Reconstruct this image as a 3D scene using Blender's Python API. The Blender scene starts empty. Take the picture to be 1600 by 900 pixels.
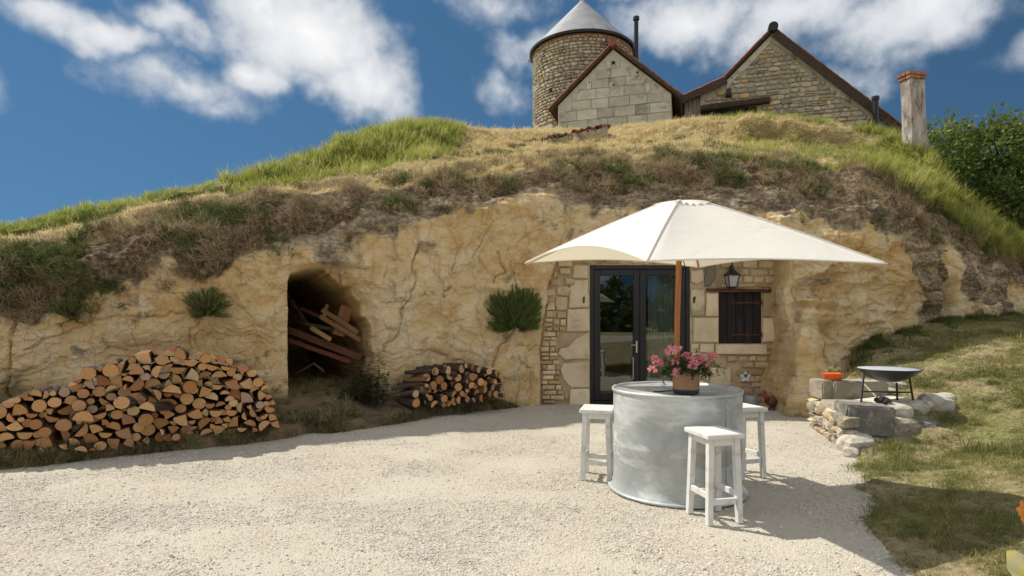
import bpy, bmesh, math, random
import numpy as np
from mathutils import Vector, Matrix, Euler

random.seed(7)
rng = np.random.default_rng(7)
SC = bpy.context.scene
COL = SC.collection
R = math.radians

# ------------------------------------------------------------------ camera
CAMH = 1.45
FPX = 925.0            # focal length in pixels of a 1600 px wide picture
HORZ = 495.0           # horizon row
cam_data = bpy.data.cameras.new('camera')
cam_data.sensor_width = 36.0
cam_data.lens = FPX / 1600 * 36.0
cam_data.shift_y = (HORZ - 450.0) / 1600
cam_data.clip_end = 6000
cam_data.clip_start = 0.05
cam = bpy.data.objects.new('camera', cam_data)
COL.objects.link(cam)
cam.location = (0, 0, CAMH)
cam.rotation_euler = (R(90), 0, 0)
SC.camera = cam

# ------------------------------------------------------------------ sun + sky
SUN_DIR = Vector((-0.68, 0.39, 1.0)).normalized()      # towards the sun
SUN_EL = math.asin(SUN_DIR.z)
SUN_AZ = math.atan2(SUN_DIR.x, SUN_DIR.y)              # clockwise from +Y
sd = bpy.data.lights.new('sun', 'SUN')
sd.energy = 2.7
sd.angle = R(0.55)
sd.color = (1.0, 0.94, 0.84)
sun = bpy.data.objects.new('sun', sd)
COL.objects.link(sun)
sun.rotation_euler = SUN_DIR.to_track_quat('Z', 'Y').to_euler()

SC.view_settings.view_transform = 'Standard'
SC.view_settings.look = 'None'
SC.view_settings.gamma = 1.0
SC.view_settings.exposure = 0.88
SC.view_settings.use_curve_mapping = False
SC.cycles.max_bounces = 8
SC.cycles.diffuse_bounces = 5
SC.cycles.transparent_max_bounces = 12

world = bpy.data.worlds.new('World')
SC.world = world
world.use_nodes = True
world.cycles.sampling_method = 'MANUAL'
world.cycles.sample_map_resolution = 512


class NT:
    """tiny helper for node trees"""
    def __init__(s, tree):
        s.t = tree
        s.n = tree.nodes
        s.l = tree.links

    def new(s, typ, **kw):
        nd = s.n.new(typ)
        for k, v in kw.items():
            setattr(nd, k, v)
        return nd

    def put(s, sock, v):
        if hasattr(v, 'is_output') or isinstance(v, bpy.types.NodeSocket):
            s.l.new(v, sock)
        else:
            sock.default_value = v

    def math(s, op, a, b=0.0, c=0.0, clamp=False):
        nd = s.new('ShaderNodeMath', operation=op, use_clamp=clamp)
        for i, v in enumerate((a, b, c)):
            if i < len(nd.inputs):
                s.put(nd.inputs[i], v)
        return nd.outputs[0]

    def vmath(s, op, a, b=(0, 0, 0)):
        nd = s.new('ShaderNodeVectorMath', operation=op)
        s.put(nd.inputs[0], a)
        s.put(nd.inputs[1], b)
        return nd.outputs['Value'] if op in ('LENGTH', 'DOT_PRODUCT', 'DISTANCE') else nd.outputs[0]

    def mapr(s, v, a, b, c=0.0, d=1.0, smooth=True):
        nd = s.new('ShaderNodeMapRange')
        nd.interpolation_type = 'SMOOTHSTEP' if smooth else 'LINEAR'
        s.put(nd.inputs[0], v)
        for i, x in enumerate((a, b, c, d)):
            s.put(nd.inputs[1 + i], x)
        return nd.outputs[0]

    def mix(s, f, a, b, blend='MIX'):
        nd = s.new('ShaderNodeMix', data_type='RGBA', blend_type=blend)
        s.put(nd.inputs[0], f)
        s.put(nd.inputs[6], a if not isinstance(a, tuple) or len(a) == 4 else (*a, 1))
        s.put(nd.inputs[7], b if not isinstance(b, tuple) or len(b) == 4 else (*b, 1))
        return nd.outputs[2]

    def noise(s, vec, scale, detail=4.0, rough=0.55, dist=0.0, out='Fac'):
        nd = s.new('ShaderNodeTexNoise')
        if vec is not None:
            s.l.new(vec, nd.inputs['Vector'])
        nd.inputs['Scale'].default_value = scale
        nd.inputs['Detail'].default_value = detail
        nd.inputs['Roughness'].default_value = rough
        nd.inputs['Distortion'].default_value = dist
        return nd.outputs[out]

    def voro(s, vec, scale, feature='F1', out='Distance', rnd=1.0):
        nd = s.new('ShaderNodeTexVoronoi', feature=feature)
        if vec is not None:
            s.l.new(vec, nd.inputs['Vector'])
        nd.inputs['Scale'].default_value = scale
        nd.inputs['Randomness'].default_value = rnd
        return nd.outputs[out]

    def ramp(s, fac, stops):
        nd = s.new('ShaderNodeValToRGB')
        s.put(nd.inputs[0], fac)
        cr = nd.color_ramp
        while len(cr.elements) < len(stops):
            cr.elements.new(0.5)
        for e, (p, c) in zip(cr.elements, stops):
            e.position = p
            e.color = (*c, 1) if len(c) == 3 else c
        return nd.outputs[0]


def build_world():
    W = NT(world.node_tree)
    W.n.clear()
    out = W.new('ShaderNodeOutputWorld')
    bg = W.new('ShaderNodeBackground')
    sky = W.new('ShaderNodeTexSky')
    sky.sky_type = 'NISHITA'
    sky.sun_disc = False
    sky.sun_elevation = SUN_EL
    sky.sun_rotation = SUN_AZ
    sky.altitude = 100
    sky.air_density = 1.0
    sky.dust_density = 0.0
    sky.ozone_density = 3.0
    tc = W.new('ShaderNodeTexCoord')
    d = tc.outputs['Generated']
    sep = W.new('ShaderNodeSeparateXYZ')
    W.l.new(d, sep.inputs[0])
    # cumulus: soft ellipsoids of cloud (by direction) broken up with noise, plus loose cloud out of view, thickened to add fill light
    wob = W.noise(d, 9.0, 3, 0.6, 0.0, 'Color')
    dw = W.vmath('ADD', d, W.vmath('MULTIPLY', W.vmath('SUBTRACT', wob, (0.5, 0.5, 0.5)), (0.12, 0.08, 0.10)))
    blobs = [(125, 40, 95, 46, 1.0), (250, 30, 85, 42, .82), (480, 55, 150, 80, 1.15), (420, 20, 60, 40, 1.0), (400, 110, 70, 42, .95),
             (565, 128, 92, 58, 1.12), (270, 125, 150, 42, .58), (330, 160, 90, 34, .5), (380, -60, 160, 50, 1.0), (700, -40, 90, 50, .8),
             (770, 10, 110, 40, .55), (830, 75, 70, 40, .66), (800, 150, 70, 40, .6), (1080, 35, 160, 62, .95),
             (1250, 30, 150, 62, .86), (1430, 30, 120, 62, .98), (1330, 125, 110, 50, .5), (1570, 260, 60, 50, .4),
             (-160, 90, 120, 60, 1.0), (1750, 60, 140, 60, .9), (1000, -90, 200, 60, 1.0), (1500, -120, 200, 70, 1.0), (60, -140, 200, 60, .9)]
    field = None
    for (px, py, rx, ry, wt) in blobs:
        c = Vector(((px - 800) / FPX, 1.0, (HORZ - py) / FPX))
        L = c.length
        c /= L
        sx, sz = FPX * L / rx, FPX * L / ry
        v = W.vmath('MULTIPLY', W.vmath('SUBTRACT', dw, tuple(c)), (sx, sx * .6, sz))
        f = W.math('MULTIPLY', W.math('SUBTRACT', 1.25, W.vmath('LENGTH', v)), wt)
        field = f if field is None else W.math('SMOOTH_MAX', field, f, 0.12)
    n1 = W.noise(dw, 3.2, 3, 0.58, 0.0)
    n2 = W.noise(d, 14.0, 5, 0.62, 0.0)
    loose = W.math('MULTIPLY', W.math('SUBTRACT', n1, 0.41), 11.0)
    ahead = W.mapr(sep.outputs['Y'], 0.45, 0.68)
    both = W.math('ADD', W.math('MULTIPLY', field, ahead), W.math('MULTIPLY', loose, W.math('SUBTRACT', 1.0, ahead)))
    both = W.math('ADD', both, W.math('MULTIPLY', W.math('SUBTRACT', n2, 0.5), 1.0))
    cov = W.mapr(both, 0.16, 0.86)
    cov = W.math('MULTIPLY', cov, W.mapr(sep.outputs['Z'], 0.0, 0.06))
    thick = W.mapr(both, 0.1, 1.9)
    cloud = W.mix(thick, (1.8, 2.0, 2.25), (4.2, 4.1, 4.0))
    # deep polarised blue of the photograph: the pale horizon band lies below what the hill lets one see
    up = W.new('ShaderNodeCombineXYZ')
    W.l.new(sep.outputs['X'], up.inputs[0])
    W.l.new(sep.outputs['Y'], up.inputs[1])
    W.l.new(W.math('ADD', W.math('MULTIPLY', W.math('MAXIMUM', sep.outputs['Z'], 0.0), 0.75), 0.34), up.inputs[2])
    W.l.new(W.vmath('NORMALIZE', up.outputs[0]), sky.inputs[0])
    hs = W.new('ShaderNodeHueSaturation')
    W.l.new(sky.outputs[0], hs.inputs['Color'])
    hs.inputs['Saturation'].default_value = 1.12
    hs.inputs['Value'].default_value = 1.0
    tint = W.mix(1.0, hs.outputs[0], (.24, .285, .262), 'MULTIPLY')
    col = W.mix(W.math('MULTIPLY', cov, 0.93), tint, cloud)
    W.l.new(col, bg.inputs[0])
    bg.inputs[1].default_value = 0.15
    W.l.new(bg.outputs[0], out.inputs[0])


build_world()


# ------------------------------------------------------------------ helpers
def P(px, py, Y):
    """the point at depth Y that the photograph shows at (px, py)"""
    return Vector(((px - 800) / FPX * Y, Y, CAMH - (py - HORZ) / FPX * Y))


def PZ(px, py, z=0.0):
    """the point at height z that the photograph shows at (px, py)"""
    Y = (CAMH - z) * FPX / (py - HORZ)
    return Vector(((px - 800) / FPX * Y, Y, z))


def tag(o, label=None, cat=None, group=None, kind=None):
    if label:
        o['label'] = label
    if cat:
        o['category'] = cat
    if group:
        o['group'] = group
    if kind:
        o['kind'] = kind
    return o


def link(name, me, mat=None, parent=None, loc=None, rot=None, scale=None):
    o = bpy.data.objects.new(name, me)
    COL.objects.link(o)
    if mat is not None and me is not None:
        mats = mat if isinstance(mat, (list, tuple)) else [mat]
        if len(me.materials) == 0:
            for m in mats:
                me.materials.append(m)
    if parent is not None:
        o.parent = parent
    if loc is not None:
        o.location = loc
    if rot is not None:
        o.rotation_euler = rot
    if scale is not None:
        o.scale = scale
    return o


def empty(name, loc=(0, 0, 0), rz=0.0):
    o = bpy.data.objects.new(name, None)
    COL.objects.link(o)
    o.location = loc
    o.rotation_euler = (0, 0, rz)
    o.empty_display_size = 0.1
    return o


class MB:
    """collects shapes into one mesh"""
    def __init__(s):
        s.v = []
        s.f = []
        s.m = []
        s.cur = 0

    def add(s, vs, fs, mi=None):
        b = len(s.v)
        s.v += [tuple(x) for x in vs]
        s.f += [tuple(b + i for i in f) for f in fs]
        s.m += [s.cur if mi is None else mi] * len(fs)
        return s

    def box(s, c, size, rot=None, bevel=0.0, mi=None):
        hx, hy, hz = [x / 2 for x in size]
        M = Matrix.Identity(3) if rot is None else (rot if isinstance(rot, Matrix) else Euler(rot).to_matrix())
        c = Vector(c)
        b = min(bevel, hx * .9, hy * .9, hz * .9)
        if b <= 0:
            vs = [Vector((x, y, z)) for z in (-hz, hz) for y in (-hy, hy) for x in (-hx, hx)]
            fs = [(0, 2, 3, 1), (4, 5, 7, 6), (0, 1, 5, 4), (2, 6, 7, 3), (0, 4, 6, 2), (1, 3, 7, 5)]
        else:
            vs, idx = [], {}
            for sx in (-1, 1):
                for sy in (-1, 1):
                    for sz in (-1, 1):
                        for ax in range(3):
                            q = [sx * (hx - b), sy * (hy - b), sz * (hz - b)]
                            q[ax] = (sx, sy, sz)[ax] * (hx, hy, hz)[ax]
                            idx[(sx, sy, sz, ax)] = len(vs)
                            vs.append(Vector(q))
            fs = []
            for ax in range(3):
                o1, o2 = [(1, 2), (2, 0), (0, 1)][ax]
                for sg in (-1, 1):
                    loop = []
                    for (a, b2) in ((-1, -1), (1, -1), (1, 1), (-1, 1)):
                        sgn = [0, 0, 0]
                        sgn[ax] = sg
                        sgn[o1] = a
                        sgn[o2] = b2
                        loop.append(idx[(*sgn, ax)])
                    fs.append(tuple(loop if sg > 0 else loop[::-1]))
                for a in (-1, 1):
                    for b2 in (-1, 1):
                        s0, s1 = [0, 0, 0], [0, 0, 0]
                        s0[o1] = s1[o1] = a
                        s0[o2] = s1[o2] = b2
                        s0[ax], s1[ax] = -1, 1
                        q = [idx[(*s0, o1)], idx[(*s1, o1)], idx[(*s1, o2)], idx[(*s0, o2)]]
                        fs.append(tuple(q if a * b2 > 0 else q[::-1]))
            for sx in (-1, 1):
                for sy in (-1, 1):
                    for sz in (-1, 1):
                        t = [idx[(sx, sy, sz, k)] for k in range(3)]
                        fs.append(tuple(t if sx * sy * sz > 0 else t[::-1]))
        s.add([c + M @ v for v in vs], fs, mi)
        return s

    def tube(s, pts, r, n=8, caps=True, mi=None):
        pts = [Vector(p) for p in pts]
        rs = r if isinstance(r, (list, tuple)) else [r] * len(pts)
        vs, fs = [], []
        up = None
        for i, p in enumerate(pts):
            t = (pts[min(i + 1, len(pts) - 1)] - pts[max(i - 1, 0)]).normalized()
            if up is None:
                up = t.orthogonal().normalized()
            up = (up - t * up.dot(t))
            up = up.normalized() if up.length > 1e-6 else t.orthogonal().normalized()
            w = t.cross(up)
            for k in range(n):
                a = 2 * math.pi * k / n
                vs.append(p + (up * math.cos(a) + w * math.sin(a)) * rs[i])
        for i in range(len(pts) - 1):
            for k in range(n):
                k2 = (k + 1) % n
                fs.append((i * n + k, i * n + k2, (i + 1) * n + k2, (i + 1) * n + k))
        if caps:
            fs.append(tuple(range(n))[::-1])
            fs.append(tuple((len(pts) - 1) * n + k for k in range(n)))
        s.add(vs, fs, mi)
        return s

    def lathe(s, prof, n=32, c=(0, 0, 0), mi=None, wob=None):
        vs, fs = [], []
        for (r, z) in prof:
            for k in range(n):
                a = 2 * math.pi * k / n
                rr = r * (1 + (wob(a, z) if wob else 0))
                vs.append((c[0] + rr * math.cos(a), c[1] + rr * math.sin(a), c[2] + z))
        for i in range(len(prof) - 1):
            for k in range(n):
                k2 = (k + 1) % n
                fs.append((i * n + k, i * n + k2, (i + 1) * n + k2, (i + 1) * n + k))
        if prof[0][0] > 1e-4:
            pass
        s.add(vs, fs, mi)
        return s

    def mesh(s, name, smooth=False):
        me = bpy.data.meshes.new(name)
        me.from_pydata(s.v, [], s.f)
        if any(s.m):
            me.polygons.foreach_set('material_index', s.m)
        if smooth:
            me.polygons.foreach_set('use_smooth', [True] * len(me.polygons))
        me.validate()
        me.update()
        return me

    def obj(s, name, mat=None, parent=None, smooth=False, **kw):
        me = s.mesh(name, smooth)
        return link(name, me, mat, parent, **kw)


def smooth_by_angle(o, deg=35):
    me = o.data
    me.polygons.foreach_set('use_smooth', [True] * len(me.polygons))
    bm = bmesh.new()
    bm.from_mesh(me)
    lim = R(deg)
    for e in bm.edges:
        e.smooth = not (len(e.link_faces) == 2 and e.calc_face_angle(0) > lim)
    bm.to_mesh(me)
    bm.free()
    return o


# numpy gradient noise -------------------------------------------------
_perm = rng.permutation(256)
_perm = np.concatenate([_perm, _perm, _perm])
_g = rng.normal(size=(256, 3))
_g /= np.linalg.norm(_g, axis=1)[:, None]


_perm = _perm.astype(np.int32)
_gx, _gy, _gz = [np.ascontiguousarray(_g[:, k]).astype(np.float32) for k in range(3)]


def _perlin_block(p):
    i = np.floor(p)
    f = (p - i).astype(np.float32)
    i = i.astype(np.int32) & 255
    u = f * f * f * (f * (f * 6 - 15) + 10)
    fx, fy, fz = f[:, 0], f[:, 1], f[:, 2]
    res = np.zeros(len(p), np.float32)
    for dx in (0, 1):
        wx_ = u[:, 0] if dx else 1 - u[:, 0]
        hx = _perm[(i[:, 0] + dx) & 255]
        for dy in (0, 1):
            wxy = wx_ * (u[:, 1] if dy else 1 - u[:, 1])
            hy = _perm[hx + ((i[:, 1] + dy) & 255)]
            for dz in (0, 1):
                h = _perm[hy + ((i[:, 2] + dz) & 255)]
                res += wxy * (u[:, 2] if dz else 1 - u[:, 2]) * (_gx[h] * (fx - dx) + _gy[h] * (fy - dy) + _gz[h] * (fz - dz))
    return res * 1.5


def perlin(p):
    p = np.asarray(p, float)
    q = p.reshape(-1, 3)
    out = np.empty(len(q), np.float32)
    for k in range(0, len(q), 16384):
        out[k:k + 16384] = _perlin_block(q[k:k + 16384])
    return out.reshape(p.shape[:-1]).astype(float)


def fbm(p, octv=4, lac=2.03, gain=0.5):
    p = np.asarray(p, float)
    a, s, out = 1.0, 0.0, 0
    for k in range(octv):
        out = out + a * perlin(p + 17.3 * k)
        s += a
        a *= gain
        p = p * lac
    return out / s


def ridged(p, octv=3):
    p = np.asarray(p, float)
    a, s, out = 1.0, 0.0, 0
    for k in range(octv):
        out = out + a * (1 - np.abs(perlin(p + 31.7 * k)) * 2)
        s += a
        a *= 0.5
        p = p * 2.07
    return out / s


def sstep(a, b, x):
    t = np.clip((x - a) / (b - a), 0, 1)
    return t * t * (3 - 2 * t)


def seg_dist(px, py, poly, closed=True):
    """unsigned distance of points to a polyline"""
    d = np.full(px.shape, 1e9)
    n = len(poly)
    for i in range(n if closed else n - 1):
        ax, ay = poly[i]
        bx, by = poly[(i + 1) % n]
        vx, vy = bx - ax, by - ay
        t = np.clip(((px - ax) * vx + (py - ay) * vy) / (vx * vx + vy * vy + 1e-12), 0, 1)
        d = np.minimum(d, np.hypot(px - ax - t * vx, py - ay - t * vy))
    return d


def inside_poly(px, py, poly):
    ins = np.zeros(px.shape, bool)
    n = len(poly)
    for i in range(n):
        ax, ay = poly[i]
        bx, by = poly[(i + 1) % n]
        c = ((ay > py) != (by > py)) & (px < (bx - ax) * (py - ay) / (by - ay + 1e-12) + ax)
        ins ^= c
    return ins


def grid_mesh(name, V, smooth=True, attrs=None):
    nu, nv, _ = V.shape
    me = bpy.data.meshes.new(name)
    me.vertices.add(nu * nv)
    me.vertices.foreach_set('co', V.reshape(-1).astype(np.float32))
    i = np.arange(nu * nv).reshape(nu, nv)
    q = np.stack([i[:-1, :-1], i[1:, :-1], i[1:, 1:], i[:-1, 1:]], -1).reshape(-1, 4)
    nf = len(q)
    me.loops.add(nf * 4)
    me.loops.foreach_set('vertex_index', q.reshape(-1).astype(np.int32))
    me.polygons.add(nf)
    me.polygons.foreach_set('loop_start', np.arange(0, nf * 4, 4, dtype=np.int32))
    me.polygons.foreach_set('loop_total', np.full(nf, 4, dtype=np.int32))
    if smooth:
        me.polygons.foreach_set('use_smooth', np.ones(nf, bool))
    me.update(calc_edges=True)
    for k, a in (attrs or {}).items():
        at = me.attributes.new(k, 'FLOAT', 'POINT')
        at.data.foreach_set('value', a.reshape(-1).astype(np.float32))
    return me


def sheet_mesh(name, V, F, smooth=False):
    """triangles / quads from numpy arrays"""
    me = bpy.data.meshes.new(name)
    nf, k = F.shape
    me.vertices.add(len(V))
    me.vertices.foreach_set('co', np.asarray(V, np.float32).reshape(-1))
    me.loops.add(nf * k)
    me.loops.foreach_set('vertex_index', np.asarray(F, np.int32).reshape(-1))
    me.polygons.add(nf)
    me.polygons.foreach_set('loop_start', np.arange(0, nf * k, k, dtype=np.int32))
    me.polygons.foreach_set('loop_total', np.full(nf, k, dtype=np.int32))
    if smooth:
        me.polygons.foreach_set('use_smooth', np.ones(nf, bool))
    me.update(calc_edges=True)
    return me


# ------------------------------------------------------------------ materials
def new_mat(name):
    m = bpy.data.materials.new(name)
    m.use_nodes = True
    T = NT(m.node_tree)
    b = T.n['Principled BSDF']
    return m, T, b


def simple(name, c1, c2=None, scale=6.0, rough=0.7, bump=0.0, bscale=40.0, metal=0.0, rnd=0.0, spec=0.3, stretch=None, detail=5, dirt=None, dscale=3.0, bdist=0.01):
    """noise between two colours + optional per-object value shift + bump + stains"""
    m, T, b = new_mat(name)
    tc = T.new('ShaderNodeTexCoord')
    vec = tc.outputs['Object']
    if rnd:
        oi = T.new('ShaderNodeObjectInfo')
        cx = T.new('ShaderNodeCombineXYZ')
        for k in range(3):
            T.l.new(T.math('MULTIPLY', oi.outputs['Random'], 37.0 + 11 * k), cx.inputs[k])
        vec = T.vmath('ADD', vec, cx.outputs[0])
    if stretch:
        vec = T.vmath('MULTIPLY', vec, stretch)
    col = T.mix(T.mapr(T.noise(vec, scale, detail, 0.6), 0.3, 0.7), c1, c2 or c1)
    if dirt:
        col = T.mix(T.mapr(T.noise(vec, dscale, 6, 0.65, 0.6), 0.5, 0.72), col, dirt)
    if rnd:
        v = T.math('ADD', T.math('MULTIPLY', oi.outputs['Random'], 2 * rnd), 1 - rnd)
        hs = T.new('ShaderNodeHueSaturation')
        T.l.new(col, hs.inputs['Color'])
        T.l.new(v, hs.inputs['Value'])
        T.l.new(T.math('ADD', T.math('MULTIPLY', T.math('FRACT', T.math('MULTIPLY', oi.outputs['Random'], 13.7)), 0.03 * (1 if rnd else 0)), 0.485), hs.inputs['Hue'])
        col = hs.outputs[0]
    T.l.new(col, b.inputs['Base Color']) if not isinstance(col, tuple) else None
    b.inputs['Roughness'].default_value = rough
    b.inputs['Metallic'].default_value = metal
    b.inputs['Specular IOR Level'].default_value = spec
    if bump:
        bp = T.new('ShaderNodeBump')
        bp.inputs['Strength'].default_value = bump
        bp.inputs['Distance'].default_value = bdist
        T.l.new(T.noise(vec, bscale, 6, 0.65), bp.inputs['Height'])
        T.l.new(bp.outputs[0], b.inputs['Normal'])
    return m


def leaf_mat(name, stops, rough=0.6, trans=0.3, gain=1.0):
    """foliage: colour varies leaf cluster by leaf cluster, light passes through a little"""
    m, T, b = new_mat(name)
    oi = T.new('ShaderNodeObjectInfo')
    geo = T.new('ShaderNodeNewGeometry')
    nz = T.noise(geo.outputs['Position'], 1.3, 4, 0.6)
    f = T.math('ADD', T.math('MULTIPLY', oi.outputs['Random'], 0.55), T.math('MULTIPLY', T.mapr(nz, .25, .75), 0.45))
    f = T.math('ADD', T.math('MULTIPLY', f, .8), T.math('MULTIPLY', geo.outputs['Random Per Island'], .2))
    col = T.ramp(f, stops)
    T.l.new(col, b.inputs['Base Color'])
    b.inputs['Roughness'].default_value = rough
    b.inputs['Specular IOR Level'].default_value = 0.2
    tr = T.new('ShaderNodeBsdfTranslucent')
    T.l.new(col, tr.inputs['Color'])
    mx = T.new('ShaderNodeMixShader')
    mx.inputs[0].default_value = trans
    T.l.new(b.outputs[0], mx.inputs[1])
    T.l.new(tr.outputs[0], mx.inputs[2])
    T.l.new(mx.outputs[0], T.n['Material Output'].inputs[0])
    return m

# ================================================================== TERRAIN
def rock_material():
    m, T, b = new_mat('tuffeau_rock')
    geo = T.new('ShaderNodeNewGeometry')
    pos = geo.outputs['Position']

    def attr(n):
        a = T.new('ShaderNodeAttribute', attribute_name=n)
        return a.outputs['Fac']
    n_big = T.noise(pos, 0.9, 5, 0.6, 0.4)
    n_mid = T.noise(pos, 3.3, 6, 0.62, 0.5)
    n_fin = T.noise(pos, 16.0, 6, 0.68)
    strat = T.noise(T.vmath('MULTIPLY', pos, (1.2, 1.2, 4.0)), 1.5, 6, 0.68, 0.6)
    ochre = T.ramp(T.math('ADD', T.math('MULTIPLY', n_big, .5), T.math('MULTIPLY', n_mid, .5)),
                   [(0.35, (.56, .36, .15)), (0.45, (.68, .48, .23)), (0.54, (.74, .575, .33)), (0.66, (.80, .68, .47))])
    ochre = T.mix(T.math('MULTIPLY', T.mapr(strat, .52, .68), .5), ochre, (.56, .30, .10))
    ochre = T.mix(T.math('MULTIPLY', T.mapr(n_fin, .50, .72), .45), ochre, (.72, .60, .40))
    # lichen blotches
    lich = T.mapr(T.math('ADD', T.noise(T.vmath('ADD', pos, (4, 7, 2)), 2.3, 7, 0.7, 0.6), T.math('MULTIPLY', n_fin, .12)), .64, .71)
    ochre = T.mix(T.math('MULTIPLY', lich, .75), ochre, (.20, .175, .135))
    stain = T.mapr(T.noise(T.vmath('MULTIPLY', T.vmath('ADD', pos, (9, 3, 5)), (1.4, 1.4, .8)), 1.6, 7, 0.68, 0.8), .52, .66)
    ochre = T.mix(T.math('MULTIPLY', stain, .55), ochre, (.48, .275, .11))
    pale = T.mapr(T.noise(T.vmath('ADD', pos, (1, 13, 8)), 2.6, 7, 0.7, 0.5), .56, .68)
    ochre = T.mix(T.math('MULTIPLY', pale, .5), ochre, (.80, .70, .51))
    # weathered upper beds
    grey = T.ramp(T.math('ADD', T.math('MULTIPLY', strat, .55), T.math('MULTIPLY', n_fin, .45)),
                  [(0.38, (.10, .075, .048)), (0.47, (.23, .175, .115)), (0.56, (.41, .33, .225)), (0.67, (.72, .64, .50))])
    col = T.mix(T.mapr(T.math('ADD', attr('grey'), T.math('MULTIPLY', T.math('SUBTRACT', n_mid, .5), 2.2)), .25, .85), ochre, grey)
    # soil with dead roots
    soil = T.ramp(n_fin, [(0.35, (.06, .04, .025)), (0.5, (.15, .105, .062)), (0.66, (.33, .255, .16))])
    col = T.mix(T.mapr(T.math('ADD', attr('soil'), T.math('MULTIPLY', T.math('SUBTRACT', n_mid, .5), .9)), .35, .65), col, soil)
    # turf ground under the grass
    turf = T.mix(attr('green'), T.ramp(n_fin, [(0.3, (.26, .19, .09)), (0.5, (.45, .36, .19)), (0.7, (.60, .50, .30))]),
                 T.ramp(n_fin, [(0.3, (.06, .09, .02)), (0.5, (.14, .18, .045)), (0.7, (.26, .30, .09))]))
    col = T.mix(T.mapr(attr('turf'), .3, .7), col, turf)
    # damp, mossy foot of the wall
    col = T.mix(T.math('MULTIPLY', T.mapr(T.math('ADD', attr('moss'), T.math('MULTIPLY', T.math('SUBTRACT', n_mid, .5), 1.2)), .35, .8), .75), col, (.085, .088, .036))
    T.l.new(col, b.inputs['Base Color'])
    b.inputs['Roughness'].default_value = .92
    b.inputs['Specular IOR Level'].default_value = .12
    crack = T.voro(T.vmath('ADD', T.vmath('MULTIPLY', pos, (1, 1, .75)), T.vmath('MULTIPLY', T.noise(pos, 2.5, 4, .6, 0, 'Color'), (.45, .45, .45))), 2.1, 'DISTANCE_TO_EDGE')
    h = T.math('ADD', T.math('MULTIPLY', n_fin, .55), T.math('MULTIPLY', T.noise(pos, 48.0, 5, .7), .30))
    h = T.math('ADD', h, T.math('MULTIPLY', strat, .55))
    h = T.math('ADD', h, T.math('MULTIPLY', T.mapr(crack, 0.0, .022), .22))
    pit = T.mapr(T.voro(pos, 26.0), .05, .35)
    h = T.math('ADD', h, T.math('MULTIPLY', pit, .16))
    bp = T.new('ShaderNodeBump')
    bp.inputs['Strength'].default_value = 1.0
    bp.inputs['Distance'].default_value = .05
    T.l.new(h, bp.inputs['Height'])
    T.l.new(bp.outputs[0], b.inputs['Normal'])
    return m


M_ROCK = rock_material()

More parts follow.
